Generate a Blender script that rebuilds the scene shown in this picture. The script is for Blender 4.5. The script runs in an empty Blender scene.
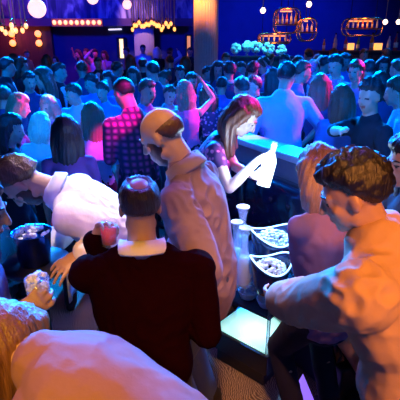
import bpy, math, random
import numpy as np
from mathutils import Vector, Matrix, noise

random.seed(7)
SC = bpy.context.scene
COL = SC.collection
PI = math.pi
CAM = np.array([0.0, 0.0, 2.05]); PITCH = math.radians(20.0); F = 429.0
FW = np.array([0, math.cos(PITCH), -math.sin(PITCH)]); UP = np.array([0, math.sin(PITCH), math.cos(PITCH)]); RT = np.array([1.0, 0, 0])

def V(*a): return np.array(a, float)
def at_depth(px, py, d):            # a direction of sight followed to axis depth d
    return CAM + d * (FW + (px - 200) / F * RT + (200 - py) / F * UP)
def at_z(px, py, z):
    r = FW + (px - 200) / F * RT + (200 - py) / F * UP
    return CAM + r * (z - CAM[2]) / r[2]
def at_y(px, py, y):
    r = FW + (px - 200) / F * RT + (200 - py) / F * UP
    return CAM + r * y / r[1]
def unit(v):
    v = np.asarray(v, float); n = np.linalg.norm(v); return v / n if n > 1e-9 else v
def Rx(a): c, s = math.cos(a), math.sin(a); return np.array([[1, 0, 0], [0, c, -s], [0, s, c]])
def Ry(a): c, s = math.cos(a), math.sin(a); return np.array([[c, 0, s], [0, 1, 0], [-s, 0, c]])
def Rz(a): c, s = math.cos(a), math.sin(a); return np.array([[c, -s, 0], [s, c, 0], [0, 0, 1]])

# ------------------------------------------------------------------ materials
def new_mat(name):
    m = bpy.data.materials.new(name); m.use_nodes = True
    nt = m.node_tree; return m, nt, nt.nodes['Principled BSDF']
def mat(name, col, rough=0.6, metal=0.0, noise_amt=0.12, scale=30, bump=0.0, trans=0.0, emit=None, es=0.0, ior=1.45, coat=0.0, sample=True):
    m, nt, b = new_mat(name)
    N = nt.nodes; L = nt.links
    tc = N.new('ShaderNodeTexCoord'); nz = N.new('ShaderNodeTexNoise'); nz.inputs['Scale'].default_value = scale; nz.inputs['Detail'].default_value = 4
    L.new(tc.outputs['Object'], nz.inputs['Vector'])
    mp = N.new('ShaderNodeMapRange'); mp.inputs['To Min'].default_value = 1 - noise_amt; mp.inputs['To Max'].default_value = 1 + noise_amt
    L.new(nz.outputs['Fac'], mp.inputs['Value'])
    mx = N.new('ShaderNodeVectorMath'); mx.operation = 'SCALE'; mx.inputs[0].default_value = col[:3]
    L.new(mp.outputs['Result'], mx.inputs['Scale']); L.new(mx.outputs['Vector'], b.inputs['Base Color'])
    b.inputs['Roughness'].default_value = rough; b.inputs['Metallic'].default_value = metal
    b.inputs['Transmission Weight'].default_value = trans; b.inputs['IOR'].default_value = ior; b.inputs['Coat Weight'].default_value = coat
    if emit:
        b.inputs['Emission Color'].default_value = (*emit, 1); b.inputs['Emission Strength'].default_value = es
        if not sample: m.cycles.emission_sampling = 'NONE'
    if bump:
        bp = N.new('ShaderNodeBump'); bp.inputs['Strength'].default_value = bump; bp.inputs['Distance'].default_value = .01
        L.new(nz.outputs['Fac'], bp.inputs['Height']); L.new(bp.outputs['Normal'], b.inputs['Normal'])
    return m
def body_mat(name, rough, scale, bump, stretch=None, amt=.2, sheen=0.0, spec=.5, pattern=None):
    """colour comes from the object's own colour; weave / strand / pore texture is procedural"""
    m, nt, b = new_mat(name); N = nt.nodes; L = nt.links
    oi = N.new('ShaderNodeObjectInfo'); tc = N.new('ShaderNodeTexCoord'); mpn = N.new('ShaderNodeMapping')
    if stretch: mpn.inputs['Scale'].default_value = stretch
    L.new(tc.outputs['Object'], mpn.inputs['Vector'])
    nz = N.new('ShaderNodeTexNoise'); nz.inputs['Scale'].default_value = scale; nz.inputs['Detail'].default_value = 5
    L.new(mpn.outputs['Vector'], nz.inputs['Vector'])
    mp = N.new('ShaderNodeMapRange'); mp.inputs['To Min'].default_value = 1 - amt; mp.inputs['To Max'].default_value = 1 + amt
    L.new(nz.outputs['Fac'], mp.inputs['Value'])
    mx = N.new('ShaderNodeVectorMath'); mx.operation = 'SCALE'
    L.new(oi.outputs['Color'], mx.inputs[0]); L.new(mp.outputs['Result'], mx.inputs['Scale'])
    out = mx.outputs['Vector']
    if pattern == 'plaid':
        w1 = N.new('ShaderNodeTexWave'); w1.inputs['Scale'].default_value = 6; w1.bands_direction = 'Z'
        w2 = N.new('ShaderNodeTexWave'); w2.inputs['Scale'].default_value = 6; w2.bands_direction = 'X'
        for w in (w1, w2): L.new(tc.outputs['Object'], w.inputs['Vector'])
        ad = N.new('ShaderNodeMath'); ad.operation = 'MULTIPLY'; L.new(w1.outputs['Fac'], ad.inputs[0]); L.new(w2.outputs['Fac'], ad.inputs[1])
        mm = N.new('ShaderNodeMix'); mm.data_type = 'RGBA'; L.new(ad.outputs[0], mm.inputs['Factor']); mm.inputs['A'].default_value = (.03, .02, .06, 1); L.new(out, mm.inputs['B']); out = mm.outputs['Result']
    if pattern == 'blotch':
        vo = N.new('ShaderNodeTexVoronoi'); vo.inputs['Scale'].default_value = 22; L.new(tc.outputs['Object'], vo.inputs['Vector'])
        cr = N.new('ShaderNodeValToRGB'); cr.color_ramp.elements[0].position = .32; cr.color_ramp.elements[1].position = .42
        L.new(vo.outputs['Distance'], cr.inputs['Fac'])
        mm = N.new('ShaderNodeMix'); mm.data_type = 'RGBA'; L.new(cr.outputs['Color'], mm.inputs['Factor']); L.new(out, mm.inputs['A']); mm.inputs['B'].default_value = (.06, .03, .12, 1); out = mm.outputs['Result']
    L.new(out, b.inputs['Base Color'])
    bp = N.new('ShaderNodeBump'); bp.inputs['Strength'].default_value = bump; bp.inputs['Distance'].default_value = .01
    L.new(nz.outputs['Fac'], bp.inputs['Height']); L.new(bp.outputs['Normal'], b.inputs['Normal'])
    b.inputs['Roughness'].default_value = rough; b.inputs['Specular IOR Level'].default_value = spec
    b.inputs['Sheen Weight'].default_value = sheen
    return m
M_SKIN = body_mat('skin', .5, 60, .05, amt=.07)
M_HAIR = body_mat('hair', .42, 40, .55, stretch=(4, 4, .35), amt=.45, spec=.7)
M_CLOTH = body_mat('cloth', .85, 14, .35, amt=.08, sheen=.03, spec=.2)
M_KNIT = body_mat('dark_knit', 1.0, 40, .3, amt=.15, sheen=0, spec=.02)
M_PLAID = body_mat('plaid_cloth', .8, 14, .3, amt=.08, pattern='plaid')
M_BLOTCH = body_mat('patterned_cloth', .6, 14, .3, amt=.08, pattern='blotch')
M_EYE = mat('eye', (.07, .06, .06), .15, noise_amt=.02)
M_LIP = mat('lip', (.42, .12, .1), .4, noise_amt=.05)

# ------------------------------------------------------------------ mesh helpers
def mesh_obj(name, verts, faces, m, parent=None, smooth=True, color=None, mats=None):
    me = bpy.data.meshes.new(name); me.from_pydata([tuple(map(float, v)) for v in verts], [], [tuple(int(i) for i in f) for f in faces]); me.update()
    if smooth: me.polygons.foreach_set('use_smooth', [True] * len(me.polygons))
    for q in (mats or [m]): me.materials.append(q)
    o = bpy.data.objects.new(name, me); COL.objects.link(o)
    if parent is not None: o.parent = parent
    if color is not None: o.color = (*color, 1)
    return o
def join(pieces):
    vs, fs, n = [], [], 0
    for v, f in pieces:
        vs.append(np.asarray(v, float)); fs += [tuple(i + n for i in q) for q in f]; n += len(v)
    return np.concatenate(vs), fs
def tag(o, label=None, cat=None, group=None, kind=None):
    if label: o['label'] = label
    if cat: o['category'] = cat
    if group: o['group'] = group
    if kind: o['kind'] = kind
    return o
def empty(name, loc=(0, 0, 0), rz=0.0, label=None, cat=None, group=None):
    o = bpy.data.objects.new(name, None); COL.objects.link(o); o.empty_display_size = .1
    o.location = tuple(map(float, loc)); o.rotation_euler = (0, 0, rz)
    return tag(o, label, cat, group)
def rings(R, closed_ends=True):
    n = len(R[0]); vs = np.concatenate(R); fs = []
    for i in range(len(R) - 1):
        for j in range(n):
            k = (j + 1) % n
            fs.append((i * n + j, i * n + k, (i + 1) * n + k, (i + 1) * n + j))
    if closed_ends:
        fs.append(tuple(range(n - 1, -1, -1))); fs.append(tuple(range((len(R) - 1) * n, len(R) * n)))
    return vs, fs
def tube(pts, rad, xdir=None, n=16, cap=True, round_ends=True):
    """loft of elliptical sections along a line; rad = [(rx, ry)] or [r]"""
    pts = [np.asarray(p, float) for p in pts]; rad = [(r, r) if np.isscalar(r) else tuple(r) for r in rad]
    R = []; xd = None if xdir is None else np.asarray(xdir, float)
    m = len(pts)
    if xd is None:
        t0 = unit(pts[1] - pts[0]); xd = np.array([1.0, 0, 0]) if abs(t0[0]) < .8 else np.array([0, 1.0, 0])
    th = np.arange(n) * 2 * PI / n
    fr = []
    for i in range(m):
        t = unit(pts[min(i + 1, m - 1)] - pts[max(i - 1, 0)])
        x = unit(xd - t * np.dot(xd, t)); y = np.cross(t, x); xd = x if xdir is None else xd
        fr.append((t, x, y))
    def ring(p, x, y, rx, ry): return p + np.outer(np.cos(th) * rx, x) + np.outer(np.sin(th) * ry, y)
    def caps(i, s):
        t, x, y = fr[i]; rx, ry = rad[i]; h = min(rx, ry)
        return [ring(pts[i] + s * t * h * math.sin(a), x, y, rx * math.cos(a), ry * math.cos(a)) for a in (math.radians(80), math.radians(55), math.radians(28))]
    if round_ends: R += caps(0, -1)
    for i in range(m): R.append(ring(pts[i], fr[i][1], fr[i][2], *rad[i]))
    if round_ends: R += caps(m - 1, 1)[::-1]
    return rings(R, cap)
def cap2(p0, p1, r0, r1, n=14): return tube([p0, p1], [r0, r1], n=n)
def ell(c, r, R=None, nu=18, nv=12):
    c = np.asarray(c, float); r = (r, r, r) if np.isscalar(r) else r
    Rg = []
    for i in range(nv + 1):
        a = -PI / 2 + PI * (i + .12 * (i == 0) - .12 * (i == nv)) / nv
        th = np.arange(nu) * 2 * PI / nu
        q = np.stack([np.cos(th) * math.cos(a) * r[0], np.sin(th) * math.cos(a) * r[1], np.full(nu, math.sin(a) * r[2])], 1)
        Rg.append(c + (q if R is None else q @ np.asarray(R).T))
    return rings(Rg)
def box(c, s, R=None, bev=0.0):
    c = np.asarray(c, float); hx, hy, hz = s[0] / 2, s[1] / 2, s[2] / 2
    if bev <= 0:
        q = np.array([[x, y, z] for z in (-hz, hz) for x, y in ((-hx, -hy), (hx, -hy), (hx, hy), (-hx, hy))])
        f = [(3, 2, 1, 0), (4, 5, 6, 7), (0, 1, 5, 4), (1, 2, 6, 5), (2, 3, 7, 6), (3, 0, 4, 7)]
        return c + (q if R is None else q @ np.asarray(R).T), f
    b = min(bev, hx * .9, hy * .9, hz * .9); L = []
    def oct_(x, y, z, k=3):
        o = []
        for sx, sy, a0 in ((1, 1, 0), (-1, 1, PI / 2), (-1, -1, PI), (1, -1, 3 * PI / 2)):
            for i in range(k + 1):
                a = a0 + PI / 2 * i / k; o.append((sx * (hx - b) + (b - (hx - x)) * math.cos(a), sy * (hy - b) + (b - (hx - x)) * math.sin(a), z))
        return np.array(o)
    R_ = [oct_(hx - b * .7, 0, -hz), oct_(hx - b * .2, 0, -hz + b * .3), oct_(hx, 0, -hz + b), oct_(hx, 0, hz - b), oct_(hx - b * .2, 0, hz - b * .3), oct_(hx - b * .7, 0, hz)]
    v, f = rings(R_)
    return c + (v if R is None else v @ np.asarray(R).T), f
def lathe(prof, c=(0, 0, 0), n=28, close=True, wave=None):
    th = np.arange(n) * 2 * PI / n; R = []
    for i, (r, z) in enumerate(prof):
        dz = 0 if wave is None else wave(th, i)
        R.append(np.stack([np.cos(th) * r, np.sin(th) * r, z + dz + 0 * th], 1) + np.asarray(c, float))
    return rings(R, close)
def remesh(pieces, voxel, it=4, fac=.5):
    v, f = join(pieces)
    me = bpy.data.meshes.new('t'); me.from_pydata([tuple(map(float, p)) for p in v], [], f); me.update()
    o = bpy.data.objects.new('t', me); COL.objects.link(o)
    md = o.modifiers.new('r', 'REMESH'); md.mode = 'VOXEL'; md.voxel_size = voxel
    if it:
        s = o.modifiers.new('s', 'SMOOTH'); s.factor = fac; s.iterations = it
    dg = bpy.context.evaluated_depsgraph_get(); ev = o.evaluated_get(dg); em = ev.to_mesh()
    nv = len(em.vertices); co = np.empty(nv * 3); em.vertices.foreach_get('co', co)
    nr = np.empty(nv * 3); em.vertices.foreach_get('normal', nr)
    fs = [tuple(p.vertices) for p in em.polygons]
    ev.to_mesh_clear(); bpy.data.objects.remove(o); bpy.data.meshes.remove(me)
    return co.reshape(-1, 3), fs, nr.reshape(-1, 3)
def crumple(v, nr, amp, freq, stretch=(1, 1, 1), seed=0.0):
    out = v.copy()
    for i in range(len(v)):
        p = v[i]
        q = Vector((p[0] * freq * stretch[0] + seed, p[1] * freq * stretch[1], p[2] * freq * stretch[2]))
        a = noise.noise(q); w = noise.noise(q * .45 + Vector((7.1, 3.3, 1.7)))
        q2 = Vector((q.x * 1.5 + q.z * 1.3 + 2 * w, q.y * 1.5 + q.z * .6, (q.z - q.x * .8) * 1.1)); b = noise.noise(q2 * 1.3)
        out[i] += nr[i] * amp * .62 * (.55 * (1 - 2.2 * abs(a)) + 1.1 * (.35 + w) * (1 - 3.2 * abs(b)))
    return out

# ------------------------------------------------------------------ people
def two_bone(a, t, l1, l2, pole):
    d = t - a; L = np.linalg.norm(d); L2 = min(max(L, abs(l1 - l2) + .02), (l1 + l2) * .998); u = d / L
    x = (l1 * l1 - l2 * l2 + L2 * L2) / (2 * L2); h = math.sqrt(max(l1 * l1 - x * x, 0))
    p = unit(np.asarray(pole, float) - u * np.dot(pole, u))
    return a + u * x + p * h, a + u * L2
MALE = [(-.10, .13, .10), (-.03, .165, .118), (.06, .165, .115), (.17, .148, .104), (.28, .165, .115), (.38, .178, .118), (.455, .168, .1), (.505, .11, .075), (.545, .062, .06)]
FEMA = [(-.10, .13, .10), (-.03, .172, .122), (.06, .155, .112), (.17, .118, .09), (.28, .135, .1), (.38, .15, .102), (.455, .14, .085), (.505, .09, .065), (.545, .05, .05)]
class Skel:
    def __init__(s, p):
        s.p = p; k = s.k = p.get('H', 1.75) / 1.75; s.fem = p.get('fem', False)
        s.pel = V(*p.get('pel', (0, 0, .92))) * k
        ln, sd, tw = [math.radians(a) for a in (p.get('lean', 3), p.get('side', 0), p.get('twist', 0))]
        s.pts = []; pos = s.pel + V(0, 0, -.10 * k); n = 34; t = -.10
        for i in range(n + 1):
            w = min(max((t + .02) / .24, 0), 1); w = w * w * (3 - 2 * w)
            R = Rz(tw * w) @ Ry(sd * w) @ Rx(-ln * w)
            s.pts.append((t, pos.copy(), R)); pos = pos + R @ V(0, 0, .02 * k); t += .02
        s.R = s.pts[-1][2]
        s.nb = s.at(.545)[0]
        hy, hp, hr = [math.radians(a) for a in p.get('head', (0, 8, 0))]       # yaw, pitch down, roll (person frame)
        s.Rh = Rz(hy) @ Rx(-hp) @ Ry(hr)
        nd = unit(s.R @ V(0, .15, 1) + s.Rh @ V(0, .1, 1))
        s.hb = s.nb + nd * .07 * k
        s.hc = s.hb + s.Rh @ V(0, .028, .105) * k
        w = (.165 if s.fem else .192) * p.get('broad', 1); s.sh = {}; s.el = {}; s.wr = {}; s.hip = {}; s.kn = {}; s.an = {}
        c, R = s.at(.455)
        for sd_, sx in (('L', -1), ('R', 1)):
            a = p.get('arm' + sd_, {})
            s.sh[sd_] = c + R @ V(sx * w, a.get('fwd', 0), a.get('up', 0)) * k
            tgt = a.get('to'); tgt = s.sh[sd_] + V(sx * .07, .06, -.52) * k if tgt is None else np.asarray(tgt, float)
            s.el[sd_], s.wr[sd_] = two_bone(s.sh[sd_], tgt, .285 * k, .25 * k, a.get('pole', (sx * .5, -1, -.3)))
            s.hip[sd_] = s.pel + V(sx * .09, 0, -.03) * k
            f = p.get('foot' + sd_, (sx * .115, 0, .085)); f = V(*f) * V(k, k, k)
            s.kn[sd_], s.an[sd_] = two_bone(s.hip[sd_], f, .43 * k, .425 * k, (sx * .15, 1, 0))
    def at(s, t):
        for i in range(len(s.pts) - 1):
            if s.pts[i + 1][0] >= t - 1e-6:
                a, b = s.pts[i], s.pts[i + 1]; u = min(max((t - a[0]) / (b[0] - a[0]), 0), 1)
                return a[1] * (1 - u) + b[1] * u, b[2]
        return s.pts[-1][1], s.pts[-1][2]
    def head(s, q): return s.hc + s.Rh @ (np.asarray(q, float) * s.k)
    def torso(s, pad=0, t0=-.10, t1=.545, flare=0, neck=0):
        sec = FEMA if s.fem else MALE; br = s.p.get('broad', 1); ts = [x[0] for x in sec]; k = s.k; P = []; R = []; xd = s.pts[-1][2] @ V(1, 0, 0)
        tt = sorted({t0, t1, *[x for x in np.linspace(-.1, .545, 14) if t0 < x < t1]})
        for t in tt:
            rx = np.interp(t, ts, [x[1] for x in sec]) * (br if t > .2 else (1 + br) / 2); ry = np.interp(t, ts, [x[2] for x in sec])
            fl = flare * max(0, (.2 - t))
            P.append(s.at(t)[0]); R.append(((rx + pad + fl) * k, (ry + pad + fl) * k))
        return tube(P, R, xdir=xd, n=24)
def hand(w, fd, pn, side, k=1.0, curl=.3, spread=.12, thumb=.5, fing=True):
    X = unit(fd); Z = unit(np.asarray(pn, float) - X * np.dot(pn, X)); Y = np.cross(Z, X) * (1 if side == 'R' else -1)   # Y points to the thumb side
    P = [tube([w, w + X * .04 * k, w + X * .088 * k], [(.026 * k, .02 * k), (.038 * k, .017 * k), (.041 * k, .014 * k)], xdir=Y, n=14)]
    if not fing:
        P.append(tube([w + X * .08 * k, w + X * (.14 - .04 * curl) * k + Z * .05 * curl * k], [(.038 * k, .012 * k), (.03 * k, .01 * k)], xdir=Y)); 
        P.append(cap2(w + X * .03 * k + Y * .03 * k, w + X * .075 * k + Y * .055 * k + Z * .02 * k, .012 * k, .01 * k)); return P
    LEN = (.074, .082, .077, .06)
    for i in range(4):
        b = w + X * (.086 - .004 * abs(i - 1.2)) * k + Y * (.034 - .0235 * i) * k
        d = unit(X + Y * spread * (1.4 - i)); pts = [b]; a = 0; Ln = LEN[i] * k
        for fr, bend in ((.45, 55), (.31, 75), (.24, 45)):
            a += math.radians(bend) * curl; pts.append(pts[-1] + (d * math.cos(a) + Z * math.sin(a)) * Ln * fr * 1.12)
        P.append(tube(pts, [.0098 * k, .0094 * k, .0086 * k, .0074 * k], n=10))
    b = w + X * .022 * k + Y * .026 * k + Z * .004 * k
    d1 = unit(X * .62 + Y * (.85 - .5 * thumb) + Z * (.15 + .6 * thumb)); d2 = unit(X * .75 + Y * (.4 - .6 * thumb) + Z * (.2 + .55 * thumb))
    P.append(tube([b, b + d1 * .045 * k, b + d1 * .045 * k + d2 * .036 * k], [.014 * k, .0115 * k, .009 * k], n=10))
    return P
def head_pieces(s):
    k = s.k; H = s.head; R = s.Rh; f = s.fem; j = .92 if f else 1.0
    P = [ell(H((0, -.014, .03)), (.076 * k, .097 * k, .09 * k), R, 24, 16), ell(H((0, .022, -.035)), (.06 * j * k, .068 * k, .08 * k), R),
         ell(H((0, .058, -.092)), (.028 * j * k, .024 * k, .022 * k), R),
         tube([H((0, .088, .016)), H((0, .1, -.008)), H((0, .107, -.026))], [.009 * k, .011 * k, .0145 * k], n=10),
         tube([H((-.042, .07, .026)), H((0, .083, .024)), H((.042, .07, .026))], [.012 * k, .013 * k, .012 * k], n=10),
         tube([H((-.022, .078, -.06)), H((0, .086, -.06)), H((.022, .078, -.06))], [.008 * k, .0105 * k, .008 * k], n=10)]
    for sx in (-1, 1):
        P += [ell(H((sx * .036, .052, -.024)), (.026 * k, .026 * k, .024 * k), R), ell(H((sx * .077, -.008, -.008)), (.01 * k, .019 * k, .031 * k), R @ Rz(sx * .35)),
              ell(H((sx * .03, .074, .006)), .0125 * k, R), ell(H((sx * .05, -.0, -.07)), (.015 * k, .03 * k, .025 * k), R)]
    nr = (.048 if f else .058) * k
    P.append(tube([s.at(.49)[0], s.hb, H((0, -.02, -.03))], [nr * 1.25, nr, nr], n=18))
    return P
def body_pieces(s, fing=False):
    k = s.k; P = [s.torso()] + head_pieces(s); f = .88 if s.fem else 1.0
    if s.fem:
        c, R = s.at(.35); P += [ell(c + R @ V(sx * .068, .085, 0) * k, .055 * k) for sx in (-1, 1)]
    for sd, sx in (('L', -1), ('R', 1)):
        a = s.p.get('arm' + sd, {})
        P.append(tube([s.at(.5)[0], s.sh[sd]], [.055 * k, .05 * f * k]))
        P.append(ell(s.sh[sd], .06 * f * k))
        P.append(tube([s.sh[sd], s.sh[sd] * .5 + s.el[sd] * .5, s.el[sd]], [.052 * f * k, .049 * f * k, .038 * f * k]))
        e, w = s.el[sd], s.wr[sd]
        P.append(tube([e, e * .7 + w * .3, w], [.038 * f * k, .041 * f * k, .026 * f * k]))
        P += hand(w, a.get('fd', w - e), a.get('pn', (-sx, 0, 0)), sd, k * (.93 if s.fem else 1), a.get('curl', .3), thumb=a.get('thumb', .5), fing=fing)
        h, kn, an = s.hip[sd], s.kn[sd], s.an[sd]
        P += [tube([h, h * .5 + kn * .5, kn], [.088 * k, .076 * k, .055 * k]), tube([kn, kn * .68 + an * .32 + V(0, -.012, 0), an], [.053 * k, .055 * k, .036 * k]),
              tube([an + V(0, -.04, -.045) * k, an + V(0, .13, -.055) * k], [(.032 * k, .028 * k), (.035 * k, .02 * k)], xdir=(1, 0, 0))]
    return P
def top_pieces(s, t):
    k = s.k; pad = t.get('pad', .014); f = .88 if s.fem else 1.0
    P = [s.torso(pad, t.get('hem', -.06), t.get('neck', .53), t.get('flare', 0))]
    if s.fem:
        c, R = s.at(.35); P += [ell(c + R @ V(sx * .068, .085, 0) * k, (.055 + pad) * k) for sx in (-1, 1)]
    sl = t.get('sleeve', .45)
    if sl > 0:
        for sd in 'LR':
            a, e, w = s.sh[sd], s.el[sd], s.wr[sd]
            P += [tube([s.at(.49)[0], a], [(.05 + pad) * k, (.05 * f + pad) * k]), ell(a, (.058 * f + pad) * k)]
            u = min(sl / .5, 1); P.append(tube([a, a * .5 + (a + (e - a) * u) * .5, a + (e - a) * u], [(.053 * f + pad) * k, (.052 * f + pad) * k, (.041 * f + pad) * k]))
            if sl > .5:
                u = (sl - .5) / .5; q = e + (w - e) * u
                P.append(tube([e, e * .6 + q * .4, q], [(.041 * f + pad) * k, (.042 * f + pad) * k, (np.interp(u, [0, 1], [.04, .028]) * f + pad) * k]))
    elif t.get('strap'):
        for sx in (-1, 1):
            c, R = s.at(.44); P.append(tube([c + R @ V(sx * .08, .1, -.03) * k, c + R @ V(sx * .09, .0, .075) * k, c + R @ V(sx * .08, -.095, -.03) * k], [.012 * k] * 3, n=8))
    return P
def leg_pieces(s, pad=.014, t1=.1):
    k = s.k; P = [s.torso(pad, -.1, t1)]
    for sd in 'LR':
        h, kn, an = s.hip[sd], s.kn[sd], s.an[sd]; q = an + V(0, 0, -.02)
        P += [tube([h, h * .5 + kn * .5, kn], [(.09 + pad) * k, (.078 + pad) * k, (.058 + pad) * k]), tube([kn, kn * .6 + q * .4, q], [(.056 + pad) * k, (.054 + pad) * k, (.044 + pad) * k])]
    return P
def skirt_pieces(s, ln=.42):
    k = s.k; c = s.pel
    return [tube([c + V(0, 0, .1) * k, c + V(0, 0, -.03) * k, c + V(0, .02, -ln * .6) * k, c + V(0, .03, -ln) * k], [(.15 * k, .12 * k), (.19 * k, .14 * k), (.19 * k, .15 * k), (.18 * k, .15 * k)], xdir=(1, 0, 0), n=24)]
def cap_mesh(s, style, thick, seed=0):
    """the hair that lies on the skull, cut at the hairline"""
    nu, nv = 56, 36; C = V(0, -.014, .028); r = V(.079, .1, .093); vs = []; k = s.k
    for i in range(nv + 1):
        el_ = -PI / 2 + PI * (i + .1 * (i == 0) - .1 * (i == nv)) / nv
        for j in range(nu):
            az = 2 * PI * j / nu; d = V(math.cos(az) * math.cos(el_), math.sin(az) * math.cos(el_), math.sin(el_))
            fr = d[1]; hl = .42 + .05 * math.cos(az * 9) if fr > .45 else (-.02 if fr > -.1 else -.5)       # hairline height by direction
            if .1 < fr <= .45: hl = np.interp(fr, [.1, .45], [.0, .42])
            elif -.1 < fr <= .1: hl = np.interp(fr, [-.1, .1], [-.12, .0])
            elif -.5 < fr <= -.1: hl = np.interp(fr, [-.5, -.1], [-.62, -.12])
            elif fr <= -.5: hl = -.62
            m = (d[2] - hl) / .26 + .12 + .35 * noise.noise(Vector((d[0] * 16 + seed, d[1] * 16, d[2] * 9)))
            if style == 'tonsure':  # gap in the hair bares skin to imitate a warm sheen
                m = min(m, (math.acos(max(-1, min(1, float(np.dot(d, unit(V(0, -.45, 1))))))) - .4) / .3)
            if style == 'fringe':
                m = min(m, (.16 - d[2] + max(-d[1], 0) * .3) / .45)
            m = min(max(m, 0), 1)
            nzv = noise.noise(Vector((d[0] * 7 + seed, d[1] * 7, d[2] * 7))); nz2 = noise.noise(Vector((az * 9 + seed, el_ * 2, 3.3)))
            th = thick * (.75 + .5 * max(d[2], 0)) * (1 + .5 * nzv + .4 * nz2)
            if style in ('quiff',): th *= 1 + 1.0 * max(0, d[1]) * max(0, d[2])
            m = m * m * (3 - 2 * m)
            rad = 1 + (-.07 * (1 - m) + m * th / .09)
            vs.append(s.head(C + d * r * rad))
    fs = []
    for i in range(nv):
        for j in range(nu): q = (j + 1) % nu; fs.append((i * nu + j, i * nu + q, (i + 1) * nu + q, (i + 1) * nu + j))
    fs.append(tuple(range(nu - 1, -1, -1))); fs.append(tuple(range(nv * nu, (nv + 1) * nu)))
    return np.array(vs), fs
def hair_mesh(s, hs, seed=0, voxel=.009):
    st = hs['style']
    if st in ('short', 'buzz', 'tonsure', 'fringe', 'quiff'):
        return cap_mesh(s, st, {'short': .016, 'buzz': .006, 'tonsure': .011, 'fringe': .004, 'quiff': .024}[st] * hs.get('vol', 1), seed)
    k = s.k; P = [cap_mesh(s, 'short', .02 * hs.get('vol', 1), seed)]; H = s.head; v = hs.get('vol', 1); Ln = hs.get('len', .38)
    dn = V(0, 0, -1) if not hs.get('along') else s.Rh @ V(0, 0, -1)
    if st in ('long', 'bob', 'wavy'):
        back = hs.get('fall', s.R @ V(0, -1, 0))
        for x, y, w, rr in ((0, -.075, 0, .07), (-.06, -.04, -.3, .048), (.06, -.04, .3, .048), (-.07, .0, -.35, .036), (.07, .0, .35, .036)):
            a = H((x, y, .045)); n = 9; pts = []; rad = []
            for i in range(n):
                u = i / (n - 1); L_ = Ln * (1 if abs(x) < .01 else (.92 if y < -.01 else .8))
                pp = H((x * (1 + .35 * min(u * 3, 1)), y - .02 * min(u * 3, 1), .045 - .11 * min(u * 3, 1))) if u < .34 else None
                if pp is None:
                    b = H((x * 1.35, y - .02, -.065)); t = (u - .34) / .66
                    pp = b + unit(dn * .9 + unit(back) * .22 * (1 - t)) * (L_ - .1) * t * k
                    if st == 'wavy': pp = pp + s.R @ V(1, 0, 0) * .014 * math.sin(t * 9 + x * 40) * k + s.R @ V(0, 1, 0) * .012 * math.cos(t * 8 + x * 30) * k
                pts.append(pp); r = rr * v * (1 - .35 * max(0, u - .5) / .5) * k
                rad.append((r * 1.15, r * .62 if abs(x) < .01 else r * .8))
            P.append(tube(pts, rad, xdir=s.Rh @ V(1, 0, 0), n=14))
    if st == 'bun':
        P.append(ell(H((0, -.1, .1)), .048 * k)); 
    if st == 'pony':
        pts = [H((0, -.1, .06)), H((0, -.15, .05)), H((0, -.165, -.02)), H((0, -.155, -.12)), H((0, -.15, -.22))]
        P.append(tube(pts, [.022 * k, .034 * k, .036 * k, .03 * k, .012 * k], n=14))
    vv, ff, nn = remesh(P, voxel * k, 3)
    c = s.hc; out = vv.copy()
    for i in range(len(vv)):
        d = vv[i] - c; az = math.atan2(d[0], d[1]); out[i] += nn[i] * .0045 * v * (noise.noise(Vector((az * 11 + seed, d[2] * 3, d[1] * 8))) + .6 * math.sin(az * 30 + d[2] * 14))
    return out, ff
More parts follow.
